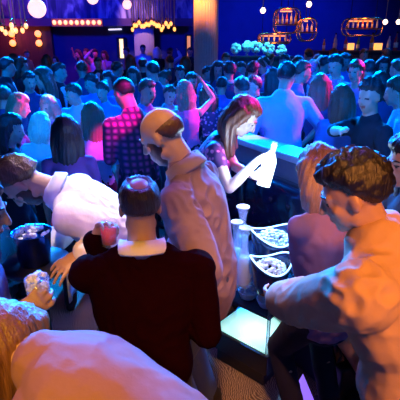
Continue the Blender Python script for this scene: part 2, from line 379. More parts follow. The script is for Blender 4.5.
def build_person(p, root, seed=0, fing=False, voxel=.014):
    s = Skel(p); k = s.k; parts = {}
    v, f, n = remesh(body_pieces(s, fing), voxel, 3 if fing else 4)
    o = mesh_obj('body', v, f, None, root, color=p.get('skin', (.55, .34, .25)), mats=[M_SKIN, M_EYE, M_LIP])
    fc = np.array([v[list(q)].mean(0) for q in f]); mi = np.zeros(len(f), int)
    loc = ((fc - s.hc) @ s.Rh) / k
    for sx in (-1, 1):
        d = (loc - V(sx * .031, .084, .006)) / V(.016, .013, .0075); mi[(d * d).sum(1) < 1] = 1
    d = (loc - V(0, .09, -.06)) / V(.026, .018, .0095); mi[(d * d).sum(1) < 1] = 2
    o.data.polygons.foreach_set('material_index', mi.tolist()); o.data.update()
    parts['body'] = o
    hs = p.get('hair')
    if hs:
        hv, hf = hair_mesh(s, hs, seed, .009 if fing else .012); parts['hair'] = mesh_obj('hair', hv, hf, M_HAIR, root, color=hs['col'])
    if p.get('beard'):
        bv = []; nu, nv = 40, 24
        for i in range(nv + 1):
            a = -PI / 2 + PI * (i + .1 * (i == 0) - .1 * (i == nv)) / nv
            for j in range(nu):
                az = 2 * PI * j / nu; d = V(math.cos(az) * math.cos(a), math.sin(az) * math.cos(a), math.sin(a)); q = V(0, .022, -.035) + d * V(.064, .072, .085)
                ok = q[2] < -.038 - .5 * max(0, q[1] - .05) + (.05 if abs(q[0]) > .045 else 0) and q[1] > -.01
                if abs(q[0]) < .022 and -.07 < q[2] < -.045: ok = False
                bv.append(s.head(V(0, .022, -.035) + (q - V(0, .022, -.035)) * ((1.07 if q[2] < -.09 else 1.02) if ok else .8)))
        bf = [(i * nu + j, i * nu + (j + 1) % nu, (i + 1) * nu + (j + 1) % nu, (i + 1) * nu + j) for i in range(nv) for j in range(nu)]
        parts['beard'] = mesh_obj('beard', bv, bf, M_HAIR, root, color=p['beard'])
    for sx in (-1, 1):
        if fing:
            q = [s.head((sx * .014, .092, .03)), s.head((sx * .03, .088, .035)), s.head((sx * .047, .076, .03))]
            bv, bf = tube(q, [.0035 * k, .0045 * k, .003 * k], n=8); mesh_obj('eyebrow', bv, bf, M_HAIR, root, color=hs['col'] if hs else (.12, .06, .03))
    t = p.get('top')
    if t:
        v, f, n = remesh(top_pieces(s, t), voxel * 1.1, 5); v = crumple(v, n, t.get('fold', .006), 9, (1, 1, .6), seed)
        parts['top'] = mesh_obj(t.get('name', 'shirt'), v, f, t.get('mat', M_CLOTH), root, color=t['col'])
        if t.get('collar'):
            c0, R = s.at(.545); ax = unit(s.hb - c0); X = R @ V(1, 0, 0); Y = np.cross(ax, X); nr = (.05 if s.fem else .06) * k * t.get('cr', 1.14); c0 = c0 + ax * t.get('cu', .012); Rg = []
            for i in range(25):
                g = math.radians(112 + 316 * i / 24); e = V(math.cos(g), math.sin(g), 0); d_ = X * e[0] + Y * e[1]; fr = max(0, e[1])
                Rg.append(np.array([c0 + d_ * nr * r_ + ax * (z_ - .022 * fr) * k for r_, z_ in ((1.25, -.035), (1.16, .03), (1.24, .038), (1.5, -.012), (1.46, -.022), (1.32, .005))]))
            cv, cf = rings(Rg); parts['collar'] = mesh_obj('collar', cv, cf, M_CLOTH, root, color=t['collar'])
        if t.get('front'):
            q = []; rad = []
            for i, tt in enumerate((.2, .3, .4, .49, .52)):
                c0, R = s.at(tt); ry = np.interp(tt, [x[0] for x in MALE], [x[2] for x in MALE])
                q.append(c0 + R @ V(0, ry + t.get('pad', .014) - .012, 0) * k); rad.append(((.012, .03, .048, .055, .05)[i] * k, .018 * k))
            cv, cf = tube(q, rad, xdir=s.R @ V(1, 0, 0), n=14); parts['front'] = mesh_obj('shirt_front', cv, cf, M_CLOTH, root, color=t['front'])
    b = p.get('bottom', {'kind': 'trousers', 'col': (.02, .02, .035)})
    if b['kind'] == 'trousers': v, f, n = remesh(leg_pieces(s, t1=b.get('waist', .1)), voxel * 1.2, 4)
    else: v, f, n = remesh(skirt_pieces(s, b.get('len', .42)), voxel * 1.2, 4)
    v = crumple(v, n, .005, 8, (1, 1, .5), seed + 5)
    parts['bottom'] = mesh_obj(b['kind'], v, f, M_CLOTH, root, color=b['col'])
    for sd in 'LR':
        a = s.an[sd]; v, f = join([tube([a + V(0, -.055, -.05) * k, a + V(0, .03, -.045) * k, a + V(0, .15, -.055) * k], [(.038 * k, .036 * k), (.043 * k, .038 * k), (.04 * k, .027 * k)], xdir=(1, 0, 0)),
                                   tube([a + V(0, -.02, -.03) * k, a + V(0, -.015, .03) * k], [.044 * k, .046 * k])])
        mesh_obj('shoe', v, f, M_CLOTH, root, color=(.02, .015, .015))
    return s, parts
# ------------------------------------------------------------------ the room
M_CEIL = mat('black_ceiling', (.02, .02, .035), .9)
M_WALL = mat('navy_wall', (.03, .05, .2), .75, scale=3, noise_amt=.2)
M_DARK = mat('black_satin', (.015, .016, .03), .35)
M_BLACKM = mat('black_metal', (.02, .02, .025), .4, .8)
M_BRASS = mat('brass_tube', (.8, .48, .22), .25, 1.0)
M_WHITE = mat('white_gloss', (.75, .78, .85), .25, noise_amt=.04)
M_GLASS = mat('clear_glass', (.8, .92, 1), .04, noise_amt=.0, coat=1.0); M_GLASS.node_tree.nodes['Principled BSDF'].inputs['Alpha'].default_value = .22
M_TUMB = mat('thin_glass', (.8, .92, 1), .05, noise_amt=.0); M_TUMB.node_tree.nodes['Principled BSDF'].inputs['Alpha'].default_value = .1
M_FROST = mat('frosted_acrylic', (.85, .95, 1), .25, trans=.75, noise_amt=.03)
M_VINYL = mat('black_vinyl', (.008, .012, .04), .16, noise_amt=.2, scale=9, bump=.5, coat=.6)
M_ICE = mat('ice', (.9, .96, 1), .12, trans=.12, noise_amt=.05, scale=60, bump=.4)
M_BULB = mat('warm_bulb', (1, .8, .6), .3, emit=(1, .34, .06), es=2.6, sample=False)
M_FIL = mat('pink_globe_bulb', (1, .9, .8), .3, emit=(1, .6, .42), es=5, sample=False)
M_LED = mat('amber_led_strip', (1, .7, .4), .3, emit=(1, .3, .05), es=1.6, sample=False)
M_CORD = mat('cord', (.5, .32, .2), .5, .4)
def wood(name, c1, c2, sc=6):
    m, nt, b = new_mat(name); N = nt.nodes; L = nt.links
    tc = N.new('ShaderNodeTexCoord'); mp = N.new('ShaderNodeMapping'); mp.inputs['Scale'].default_value = (sc, sc, .6)
    nz = N.new('ShaderNodeTexNoise'); nz.inputs['Scale'].default_value = 3; nz.inputs['Detail'].default_value = 6
    cr = N.new('ShaderNodeValToRGB'); cr.color_ramp.elements[0].color = (*c1, 1); cr.color_ramp.elements[1].color = (*c2, 1)
    L.new(tc.outputs['Object'], mp.inputs['Vector']); L.new(mp.outputs['Vector'], nz.inputs['Vector']); L.new(nz.outputs['Fac'], cr.inputs['Fac']); L.new(cr.outputs['Color'], b.inputs['Base Color'])
    b.inputs['Roughness'].default_value = .5; return m
M_WOOD = wood('dark_wood', (.05, .018, .012), (.16, .06, .035))
def carpet():
    m, nt, b = new_mat('swirl_carpet'); N = nt.nodes; L = nt.links
    tc = N.new('ShaderNodeTexCoord'); nz = N.new('ShaderNodeTexNoise'); nz.inputs['Scale'].default_value = 3.2; nz.inputs['Detail'].default_value = 1.5
    L.new(tc.outputs['Object'], nz.inputs['Vector'])
    ad = N.new('ShaderNodeMix'); ad.data_type = 'VECTOR'; ad.inputs['Factor'].default_value = .22
    L.new(tc.outputs['Object'], ad.inputs['A']); L.new(nz.outputs['Color'], ad.inputs['B'])
    w = N.new('ShaderNodeTexWave'); w.inputs['Scale'].default_value = 34; w.inputs['Distortion'].default_value = 5; w.inputs['Detail'].default_value = 2; w.inputs['Detail Scale'].default_value = 2.0
    L.new(ad.outputs['Result'], w.inputs['Vector'])
    cr = N.new('ShaderNodeValToRGB'); e = cr.color_ramp.elements; e[0].position = .3; e[0].color = (.13, .075, .055, 1); e[1].position = .85; e[1].color = (.42, .29, .2, 1)
    L.new(w.outputs['Fac'], cr.inputs['Fac']); L.new(cr.outputs['Color'], b.inputs['Base Color']); b.inputs['Roughness'].default_value = .95
    return m
def mural():
    m, nt, b = new_mat('mural'); N = nt.nodes; L = nt.links
    tc = N.new('ShaderNodeTexCoord'); mp = N.new('ShaderNodeMapping'); mp.inputs['Scale'].default_value = (1.6, 1, .35)
    nz = N.new('ShaderNodeTexNoise'); nz.inputs['Scale'].default_value = 2.2; nz.inputs['Detail'].default_value = 5; nz.inputs['Distortion'].default_value = 1.2
    L.new(tc.outputs['Object'], mp.inputs['Vector']); L.new(mp.outputs['Vector'], nz.inputs['Vector'])
    cr = N.new('ShaderNodeValToRGB'); e = cr.color_ramp.elements
    e[0].position = .36; e[0].color = (.03, .03, .12, 1); e[1].position = .64; e[1].color = (.6, .5, .7, 1)
    q = e.new(.5); q.color = (.12, .08, .28, 1)
    L.new(nz.outputs['Fac'], cr.inputs['Fac']); L.new(cr.outputs['Color'], b.inputs['Base Color']); b.inputs['Roughness'].default_value = .8
    return m
def struct(name, pcs, m): return tag(mesh_obj(name, *join(pcs), m, smooth=False), kind='structure')
YB = 15.5
struct('floor', [box((0, 7, -.05), (19, 19, .1))], carpet())
struct('ceiling', [box((0, 7, 4.75), (19, 19, .1))], M_CEIL)
struct('wall_back', [box((0, YB + .1, 2.3), (19, .2, 4.8))], M_WALL)
struct('wall_left', [box((-9.4, 7, 2.3), (.2, 17, 4.8))], M_WALL)
struct('wall_right', [box((9.4, 7, 2.3), (.2, 17, 4.8))], M_WALL)
struct('wall_front', [box((0, -2.4, 2.3), (19, .2, 4.8))], M_CEIL)
# stage platform in front of the back wall
struct('trim_1', [box((-2.2, 14.3, .075), (13.5, 2.3, .15))], M_DARK)
def px_box(x0, x1, y0, y1, Y, depth):
    a = at_y(x0, y1, Y); c = at_y(x1, y0, Y)
    return box(((a[0] + c[0]) / 2, Y + depth / 2, (a[2] + c[2]) / 2), (abs(c[0] - a[0]), depth, abs(c[2] - a[2])))
struct('wall_panel', [px_box(-20, 50, 26, 95, YB - .25, .2)], M_WOOD)
mu = mesh_obj('mural', *px_box(-30, 193, -8, 18.3, YB - .5, .15), mural(), smooth=False)
tag(mu, 'wide blue and lavender mural band high on the back wall', 'mural')
struct('trim_2', [px_box(-30, 193, 18.3, 26, YB - .6, .3)], mat('plum_trim', (.12, .05, .14), .5))
st = empty('light_bar', at_y(77, 22.5, YB - .661), 0, 'row of amber lamps along the trim beneath the mural', 'light bar')
M_LAMP = mat('amber_lamp', (1, .7, .4), .3, emit=(1, .33, .1), es=3, sample=False)
mesh_obj('housing', *box((0, .03, 0), (1.62, .06, .24)), mat('orange_housing', (.6, .22, .08), .5), st, smooth=False)
for i in range(9):
    mesh_obj('lamp', *ell((-.72 + .18 * i, -.03, 0), (.06, .04, .07)), M_LAMP, st)
o = mesh_obj('light_tube', *join([tube([at_y(109, 29.6, YB - .025), at_y(121, 29.2, YB - .025)], [.025, .025])]), mat('white_tube', (.8, .8, .9), emit=(.75, .7, 1), es=1.3, sample=False))
tag(o, 'thin white light tube above the glowing doorway on the dark wall', 'light tube')
M_DOORGLOW = mat('lit_doorway', (.9, .7, .4), emit=(1, .6, .28), es=2.2, sample=False)
M_DOORGLOW2 = mat('lit_doorway_amber', (.8, .4, .2), emit=(1, .33, .12), es=.8, sample=False)
def doorway(name, x0, x1, y0, y1, m):
    a = px_box(x0, x1, y0, y1, YB - .06, .05); o = struct(name, [a], m)
    fr = struct('door_frame', [px_box(x0 - 1.3, x0, y0 - 1.3, y1, YB - .14, .14), px_box(x1, x1 + 1.3, y0 - 1.3, y1, YB - .14, .14), px_box(x0 - 1.3, x1 + 1.3, y0 - 1.6, y0, YB - .14, .14)], M_DARK); fr.parent = o; del fr['kind']
doorway('door_1', 118.8, 124, 39, 58, M_DOORGLOW); doorway('door_2', 187, 190.5, 36, 58, M_DOORGLOW2)
# fluted panel behind the pendants and fluted column
def fluted(xc, yc, r, z0, z1, nfl, flat=False):
    n = nfl * 6; th = np.arange(n) * 2 * PI / n; rr = r * (1 - .045 * np.abs(np.sin(th * nfl / 2)))
    R = [np.stack([xc + np.cos(th) * rr, yc + np.sin(th) * rr * (.3 if flat else 1), np.full(n, z)], 1) for z in (z0, z1)]
    return rings(R)
a = at_y(144, 40, YB - .4)
struct('column_1', [fluted(a[0], YB - .35, .33, 0, at_y(144, 24, YB - .4)[2], 22, True)], mat('pale_plaster', (.62, .5, .55), .7))
a = at_y(206, 30, 10.8)
struct('column_2', [fluted(a[0], 10.8, .285, 0, 4.7, 30), box((a[0], 10.8, .12), (.72, .72, .24))], mat('cream_plaster', (.72, .62, .5), .7))
# divider wall of the raised lounge with a pale ledge
WA, WB = at_z(250, 141, 1.2), at_z(310, 160, 1.2); WD = unit(WB - WA); WN = V(WD[1], -WD[0], 0); WN = WN if WN[0] < 0 else -WN; W0 = V(*(WA * .6 + WB * .4)[:2], 0)      # WN points to the lounge
def wpt(t, off, z): return W0 + WD * t + WN * off + V(0, 0, z)
RW = np.stack([WD, np.cross(V(0, 0, 1), WD), V(0, 0, 1)], 1)
struct('wall_divider', [box(wpt(.75, -.1, .57), (3.3, .2, 1.14), RW)], mat('grey_panel', (.25, .27, .32), .5))
struct('trim_3', [box(wpt(.75, -.1, 1.17), (3.36, .26, .06), RW, .012)], mat('pale_ledge', (.82, .84, .86), .3, noise_amt=.04))
# ------------------------------------------------------------------ lounge furniture
bq = empty('banquette', wpt(.3, .0, 0), math.atan2(WD[1], WD[0]), 'glossy black vinyl banquette along the pale ledge behind the bottle table', 'sofa')
sgn = -1 if np.dot(RW[:, 1], WN) < 0 else 1
def bqb(name, c, s, bev, m=M_VINYL): return mesh_obj(name, *box((c[0], sgn * c[1], c[2]), s, None, bev), m, bq)
bqb('base', (0, .34, .13), (2.5, .56, .26), .02, M_DARK)
for i in range(3): bqb('seat_cushion', (-.82 + .82 * i, .37, .35), (.8, .6, .2), .05)
for i in range(3):
    b_ = bqb('back_cushion', (-.82 + .82 * i, .12, .72), (.8, .2, .56), .06)
    for dx in (-.22, 0, .22):
        for dz in (.86, .66): mesh_obj('button', *ell((-.82 + .82 * i + dx, sgn * .225, dz), (.022, .012, .022)), M_VINYL, b_)
# bottle service stand
CN = at_z(267, 357, .26)[:2]; EA = unit(V(-.75, .66, 0)); EB = unit(V(.66, .75, 0)); LA, LB = .44, .46
cc = V(CN[0], CN[1], 0) + EA * LA / 2 + EB * LB / 2
RB = np.stack([EB, np.cross(V(0, 0, 1), EB), V(0, 0, 1)], 1)
tb = empty('bottle_stand', cc, math.atan2(EB[1], EB[0]), 'square tiered glass drinks stand with a glowing teal base on the carpet', 'table')
def tbp(name, c, s, m, bev=0.0): return mesh_obj(name, *box(c, s, None, bev), m, tb, smooth=False)
TZ = .74
tbp('top', (0, 0, TZ - .012), (LB + .04, LA + .04, .024), mat('smoked_glass', (.03, .04, .07), .06, noise_amt=.02, coat=.5), .006)
tbp('shelf', (0, 0, .53), (LB, LA, .02), mat('shelf_glass', (.03, .035, .06), .1, noise_amt=.02), .004)
M_TEAL = mat('teal_light_panel', (.5, .9, .85), emit=(.16, .9, .72), es=1.9)
nt = M_TEAL.node_tree; tc = nt.nodes.new('ShaderNodeTexCoord'); mp = nt.nodes.new('ShaderNodeMapping'); mp.inputs['Scale'].default_value = (3.4, 3.4, 3.4); mp.inputs['Location'].default_value = (.25, .1, -.9)
gr = nt.nodes.new('ShaderNodeTexGradient'); gr.gradient_type = 'SPHERICAL'; cr = nt.nodes.new('ShaderNodeValToRGB'); cr.color_ramp.elements[0].color = (.0, .16, .15, 1); cr.color_ramp.elements[0].position = .05; cr.color_ramp.elements[1].color = (.6, 1, .9, 1); cr.color_ramp.elements[1].position = .85
nt.links.new(tc.outputs['Object'], mp.inputs['Vector']); nt.links.new(mp.outputs['Vector'], gr.inputs['Vector']); nt.links.new(gr.outputs['Color'], cr.inputs['Fac']); nt.links.new(cr.outputs['Color'], nt.nodes['Principled BSDF'].inputs['Emission Color'])
lb = tbp('light_box', (0, 0, .19), (LB + .02, LA + .02, .14), M_DARK, .006)
mesh_obj('light_panel', *box((0, 0, .263), (LB - .03, LA - .03, .012)), M_TEAL, lb if False else tb, smooth=False)
tbp('plinth', (0, 0, .06), (LB - .06, LA - .06, .12), M_DARK)
for sx in (-1, 1):
    for sy in (-1, 1):
        tbp('post', (sx * (LB / 2 - .005), sy * (LA / 2 - .005), .495), (.016, .016, .466), M_FROST)
# scalloped champagne buckets
M_BUCK = mat('clear_dark_acrylic', (.02, .03, .08), .08, noise_amt=.02, coat=.5)
M_RIM = mat('lit_acrylic_rim', (.8, .95, 1), .1, emit=(.35, .65, 1), es=2.2, noise_amt=.0)
def bucket(px, py, h, r, label, turn):
    b = at_z(px, py, TZ); o = empty('champagne_bucket', b, turn, label, 'ice bucket', 'wavy-rimmed champagne buckets on the drinks stand')
    wv = lambda th, i: np.cos(2 * th) * .03 * (i / 5.0) ** 2 if i <= 5 else np.cos(2 * th) * .03 * ((11 - i) / 5.0) ** 2
    prof = [(r * .55, .002), (r * .72, .01), (r * .8, h * .3), (r * .86, h * .55), (r * .93, h * .8), (r, h), (r * .965, h), (r * .9, h * .8), (r * .83, h * .55), (r * .77, h * .3), (r * .69, .02), (r * .5, .015)]
    mesh_obj('bowl', *lathe(prof, n=40, wave=wv), M_BUCK, o)
    th = np.linspace(0, 2 * PI, 61)[:-1]
    P = [V(math.cos(t) * r * .985, math.sin(t) * r * .985, h + math.cos(2 * t) * .03) for t in th]; P.append(P[0])
    mesh_obj('rim', *tube(P, [.005] * len(P), n=8, round_ends=False), M_RIM, o)
    return o, b
BK1, b1 = bucket(271, 267, .235, .14, 'larger black champagne bucket with glowing wavy rim, behind the other', math.radians(14))
BK2, b2 = bucket(269, 291, .19, .115, 'smaller black champagne bucket with glowing wavy rim, nearest the stand front', math.radians(12))
def ice_heap(name, c, r, n, label, cat, sz=.022, seed=1, parent=None, flat=.5):
    rnd = random.Random(seed); pcs = []
    for i in range(n):
        a = rnd.uniform(0, 2 * PI); q = r * math.sqrt(rnd.random())
        pcs.append(box(np.asarray(c) + V(math.cos(a) * q, math.sin(a) * q, (1 - (q / r) ** 2) * r * flat + rnd.uniform(-.01, .01)), (sz, sz * .9, sz * .8), Rz(rnd.random() * 6) @ Rx(rnd.random() * 6), sz * .15))
    o = mesh_obj(name, *join(pcs), M_ICE, parent); return tag(o, label, cat, kind='stuff') if label else o
ice_heap('ice', b1 + V(0, 0, .185), .1, 150, 'heap of ice filling the larger wavy-rimmed bucket', 'ice', seed=3)
ice_heap('ice', b2 + V(0, 0, .14), .08, 110, 'heap of ice filling the smaller wavy-rimmed bucket', 'ice', seed=4)
# candle between the buckets
b = (b1 + b2) / 2 + V(.0, .0, 0); b = at_z(266, 277, TZ) + V(.0, 0, 0)
# glass carafes
CARP = [(.03, 0), (.046, .006), (.048, .03), (.046, .14), (.034, .2), (.021, .25), (.02, .31), (.03, .355), (.036, .375), (.033, .375), (.027, .35), (.017, .31), (.018, .25), (.031, .2), (.043, .14), (.045, .03), (.03, .012)]
for (px, py, sc, lab) in ((235, 276, .93, 'shortest clear glass carafe, leftmost on the drinks stand'), (241, 266, 1.05, 'tallest clear glass carafe, rearmost on the drinks stand'), (243, 286, .96, 'clear glass carafe nearest the front edge of the drinks stand')):
    o = empty('carafe', at_z(px, py, TZ), 0, lab, 'carafe', 'clear glass carafes on the drinks stand')
    mesh_obj('glass', *lathe([(r_ * sc, z_ * sc) for r_, z_ in CARP], n=28), M_GLASS, o)
    mesh_obj('water', *lathe([(.028 * sc, .014 * sc), (.0425 * sc, .03 * sc), (.0415 * sc, .14 * sc), (.031 * sc, .195 * sc)], n=24), mat('blue_water', (.35, .65, 1), .1, trans=.2, noise_amt=.0), o)
    mesh_obj('collar', *lathe([(.036 * sc, .373 * sc), (.0385 * sc, .378 * sc), (.036 * sc, .383 * sc), (.0335 * sc, .378 * sc)], n=24), M_WHITE, o)
# crystal bowls on the middle shelf
for (px, py, lab) in ((238, .14, 'faceted blue crystal bowl at the left of the stand middle shelf'), (258, 0, 'faceted blue crystal bowl in the centre of the stand middle shelf'), (279, -.14, 'faceted blue crystal bowl at the right of the stand middle shelf')):
    q = cc + RB @ V(-.14, py, 0); q[2] = .54
    o = empty('crystal_bowl', q, 0, lab, 'bowl', 'crystal bowls on the stand shelf')
    mesh_obj('bowl', *lathe([(.03, .001), (.045, .008), (.06, .04), (.064, .055), (.058, .055), (.054, .04), (.04, .015)], n=14), M_ICE, o, smooth=False)
    ice_heap('ice', (0, 0, .045), .05, 26, None, None, .02, int(px), o, .7)
# made-up glowing pyramid in place of a purple-lit patch by the carpet
q = at_z(303, 402, .0)
o = empty('violet_pyramid', q, .25, 'made-up pointed violet glow on the carpet below the leaning person in tan shirt', 'lamp')
v = [(-.055, -.055, .02), (.055, -.055, .02), (.055, .055, .02), (-.055, .055, .02), (-.02, 0, .22)]
mesh_obj('shade', v, [(3, 2, 1, 0), (0, 1, 4), (1, 2, 4), (2, 3, 4), (3, 0, 4)], mat('violet_glow', (.4, .25, .9), emit=(.32, .16, 1), es=1.1), o, smooth=False)
mesh_obj('base', *box((0, 0, .01), (.13, .13, .02)), M_DARK, o, smooth=False)
# tall cocktail table and ice bucket at the left
HT = V(-.84, 1.97, 0)
o = empty('cocktail_table', HT, 0, 'small round high table beneath the bent man in white shirt', 'table')
mesh_obj('top', *lathe([(.0, .97), (.165, .97), (.17, .985), (.165, 1.0), (.0, 1.0)], n=36), M_DARK, o)
mesh_obj('stem', *tube([(0, 0, .02), (0, 0, .97)], [.028, .028]), M_BLACKM, o)
mesh_obj('foot', *lathe([(.0, 0), (.17, 0), (.17, .012), (.05, .03), (.0, .03)], n=32), M_BLACKM, o)
o = empty('ice_bucket', HT + V(.0, -.02, 1.0), 0, 'dark blue ice bucket on the high table below the white shirt', 'ice bucket')
mesh_obj('bowl', *lathe([(.06, 0), (.075, .005), (.095, .17), (.1, .175), (.09, .172), (.07, .012), (.0, .012)], n=32), mat('dark_blue_metal', (.03, .06, .2), .2, .8), o)
ice_heap('ice', HT + V(0, -.02, 1.155), .08, 40, 'ice cubes in the dark blue bucket on the high table', 'ice', seed=8)
# ------------------------------------------------------------------ pendants and globes
def pendant(px, py, Y, label, group, r=.028, rr=None):
    p = at_y(px, py, Y); o = empty('pendant_lamp', p, 0, label, 'pendant lamp', group)
    mesh_obj('cord', *tube([(0, 0, .1), (0, 0, 4.7 - p[2])], [.011, .011], n=6), M_CORD, o)
    mesh_obj('socket', *lathe([(.0, .115), (.02, .11), (.022, .045), (.0, .04)], n=12), M_BRASS, o)
    mesh_obj('bulb', *ell((0, 0, 0), (r * 1.0, r * 1.0, r * 1.45), None, 14, 10), M_BULB, o)
    return o
rp = random.Random(5)
for i, (x, y) in enumerate(((5.5, 32.5), (11.5, 25.5), (12.3, 30), (15.8, 30.5), (22.5, 30.5), (26, 26), (2, 29))):
    n = ('first', 'second', 'third', 'fourth', 'fifth', 'sixth', 'seventh')[sorted((5.5, 11.5, 12.3, 15.8, 22.5, 26, 2)).index(x)]
    pendant(x, y, 8.0 + .12 * i, f'bare amber bulb on a long cord, {n} from the left edge of the photo', 'pendants of the left cluster', .036)
xs = [132.5, 134, 136.5, 139, 141.5, 144, 146.5, 149, 151.5, 154, 156.5, 159, 161.5, 163, 166, 168.5, 171, 174.5]
ords = 'first second third fourth fifth sixth seventh eighth ninth tenth eleventh twelfth thirteenth fourteenth fifteenth sixteenth seventeenth eighteenth'.split()
for i, x in enumerate(xs):
    pendant(x, 24.5 + rp.uniform(-2, 2) + (4.5 if i in (0, 12, 13, 17) else 0), 11 + rp.uniform(-.5, .5), f'{ords[i]} amber bulb from the left in the dense central pendant cluster', 'pendants of the central cluster', .036)
def globe(px, py, Y, r, label, gold=False):
    p = at_y(px, py, Y); o = empty('globe_pendant' if not gold else 'bare_bulb_pendant', p, 0, label, 'pendant lamp')
    mesh_obj('cord', *tube([(0, 0, r), (0, 0, 4.7 - p[2])], [.008, .008], n=6), M_CORD, o)
    mesh_obj('cap', *lathe([(.0, r * 1.5), (r * .35, r * 1.45), (r * .42, r * .85), (.0, r * .8)], n=16), M_BRASS, o)
    if gold: mesh_obj('bulb', *lathe([(.0, -r), (r * .6, -r * .8), (r, 0), (r * .75, r * .5), (r * .35, r), (0, r)], n=18), M_FIL, o)
    else:
        mesh_obj('globe', *ell((0, 0, 0), r, None, 24, 16), mat('glow_globe', (1, .85, .75), .2, emit=(1, .5, .45), es=1.7), o)
        mesh_obj('bulb', *ell((0, -.0, 0), r * .55, None, 16, 12), M_FIL, o)
globe(37, 8.5, 8, .15, 'large pink-white glass globe lamp hanging before the mural, largest of its kind')
globe(92.5, -2, 8, .1, 'pink-white globe lamp cut by the top edge above the amber lamps')
globe(127, 4.5, 9, .085, 'small pink-white globe lamp beside the central pendant cluster')
globe(263, 10.5, 9, .055, 'bare round bulb on brass cap hanging over the dark blue wall', True)
globe(309, 4.3, 9, .055, 'bare round bulb on brass cap above the bottle cages', True)
globe(385.3, 22, 9.4, .05, 'amber round bulb hanging just right of the long bottle cage', True)
globe(398.5, 22, 9.4, .05, 'amber round bulb hanging at the right edge of the photo', True)
for (x, w) in ((12.8, 'left'), (39, 'right')):
    q = at_y(x, 38, YB - .33); o = empty('wall_sconce', q, 0, f'double amber globe sconce on the wood wall, {w} one of the pair', 'wall lamp', 'sconces on the wood wall')
    mesh_obj('back_plate', *box((0, .05, 0), (.12, .04, .5), None, .01), M_BRASS, o)
    for dz in (.13, -.16): mesh_obj('globe', *ell((0, -.06, dz), .105), mat('amber_globe', (1, .6, .3), emit=(1, .3, .05), es=2.2), o)
# ------------------------------------------------------------------ hanging bottle cages, back bar
BOT = [(.0, 0), (.034, 0), (.037, .01), (.037, .17), (.03, .2), (.014, .235), (.013, .29), (.016, .295), (.016, .305), (.0, .305)]
def bottle_meshes():
    a = lathe(BOT, n=14); l = lathe([(.0375, .05), (.0385, .052), (.0385, .13), (.0375, .132)], n=14); c = lathe([(.0165, .285), (.0175, .287), (.0175, .31), (.0, .312)], n=12); return a, l, c
BGL = {}
for nme, col in (('amber', (.9, .42, .12)), ('clear', (.85, .9, 1)), ('green', (.12, .4, .16)), ('red', (.7, .1, .12))): BGL[nme] = mat(nme + '_bottle_glass', col, .1, trans=.35, noise_amt=.03)
M_LABEL = mat('bottle_label', (.75, .68, .55), .6)
bproto = {}
def bottle(p, kind, label, group, sc=1.0):
    if kind not in bproto:
        a, l, c = bottle_meshes(); o = empty('bottle'); mesh_obj('glass', *a, BGL[kind], o); mesh_obj('label', *l, M_LABEL, o); mesh_obj('cap', *c, M_BLACKM, o); bproto[kind] = o
    else:
        s_ = bproto[kind]; o = s_.copy(); COL.objects.link(o)
        for ch in s_.children: c = ch.copy(); COL.objects.link(c); c.parent = o
    o.location = tuple(p); o.scale = (sc,) * 3; tag(o, label, 'bottle', group); return o
def cage(x0, x1, y0, y1, Y, ysh, bots, label, gname):
    a = at_y(x0, y1, Y); c = at_y(x1, y0, Y); w = c[0] - a[0]; h = c[2] - a[2]; z = at_y(x0, ysh, Y)[2] - a[2]
    o = empty('hanging_bottle_cage', a, 0, label, 'hanging shelf'); r = min(.14, h * .35); dp = .32
    def loop(y):
        P = []
        for cx, cz, a0 in ((w - r, h - r, 0), (r, h - r, 90), (r, r, 180), (w - r, r, 270)):
            for k in range(5): t = math.radians(a0 + 22.5 * k); P.append((cx + r * math.cos(t), y, cz + r * math.sin(t)))
        return P + [P[0]]
    mesh_obj('frame', *join([tube(loop(0), [.016] * 21, n=8, round_ends=False), tube(loop(dp), [.016] * 21, n=8, round_ends=False)] + [tube([(xx, 0, zz), (xx, dp, zz)], [.012, .012], n=8) for xx in (r, w - r) for zz in (0, h)]), M_BRASS, o)
    mesh_obj('shelf', *box((w / 2, dp / 2, z), (w, dp, .025)), M_WOOD, o, smooth=False)
    mesh_obj('light_strip', *box((w / 2, dp * .92, h - .05), (w - 2 * r, .03, .025)), M_LED, o, smooth=False)
    for xx in (r, w - r): mesh_obj('hanger', *tube([(xx, dp / 2, h), (xx, dp / 2, 4.7 - a[2])], [.008, .008], n=6), M_BLACKM, o)
    L = bpy.data.lights.new('shelf_light', 'POINT'); L.energy = 3.2; L.color = (1, .3, .06); L.shadow_soft_size = .05
    lo = bpy.data.objects.new('shelf_light', L); COL.objects.link(lo); lo.location = (w / 2, -.12 + dp * .3, h - .08); lo.parent = o
    for i, k in enumerate(bots):
        bottle((a[0] + w * (i + .7) / (len(bots) + .4), Y + dp * .45, a[2] + z + .013), k, f'{k} bottle, {ords[i]} from the left in the {gname}', 'bottles in the ' + gname, .8 if h > .5 else .62)
cage(275, 301, 8, 33, 10.6, 24.5, ['amber', 'clear', 'red', 'clear', 'amber'], 'tall rounded brass cage shelf hanging left of the other tall one', 'tall left cage')
cage(299.5, 317.5, 18, 41, 10.2, 32.5, ['clear', 'amber', 'clear'], 'narrow brass cage shelf hanging lower beside the tall cage', 'narrow cage')
cage(259.5, 291, 33.5, 43.5, 10.9, 42.0, ['amber', 'amber', 'clear', 'amber', 'clear'], 'low brass cage shelf hanging under the tall cage', 'low cage')
cage(345.5, 384, 18, 35.5, 10.2, 28.5, ['amber', 'clear', 'amber', 'red', 'amber', 'amber', 'clear'], 'long wide brass cage shelf hanging at far right', 'wide right cage')
bz = at_y(360, 50.5, 10.9)[2]; bx0 = at_y(318, 50, 10.9)[0]; bx1 = 6.6
o = empty('back_bar', ((bx0 + bx1) / 2, 11.0, 0), 0, 'long dark back bar cabinet carrying bottles at right', 'cabinet')
mesh_obj('body', *box((0, 0, bz / 2 - .02), (bx1 - bx0, .5, bz - .04)), M_DARK, o, smooth=False)
mesh_obj('top', *box((0, 0, bz - .02), (bx1 - bx0 + .06, .56, .04)), M_WOOD, o, smooth=False)
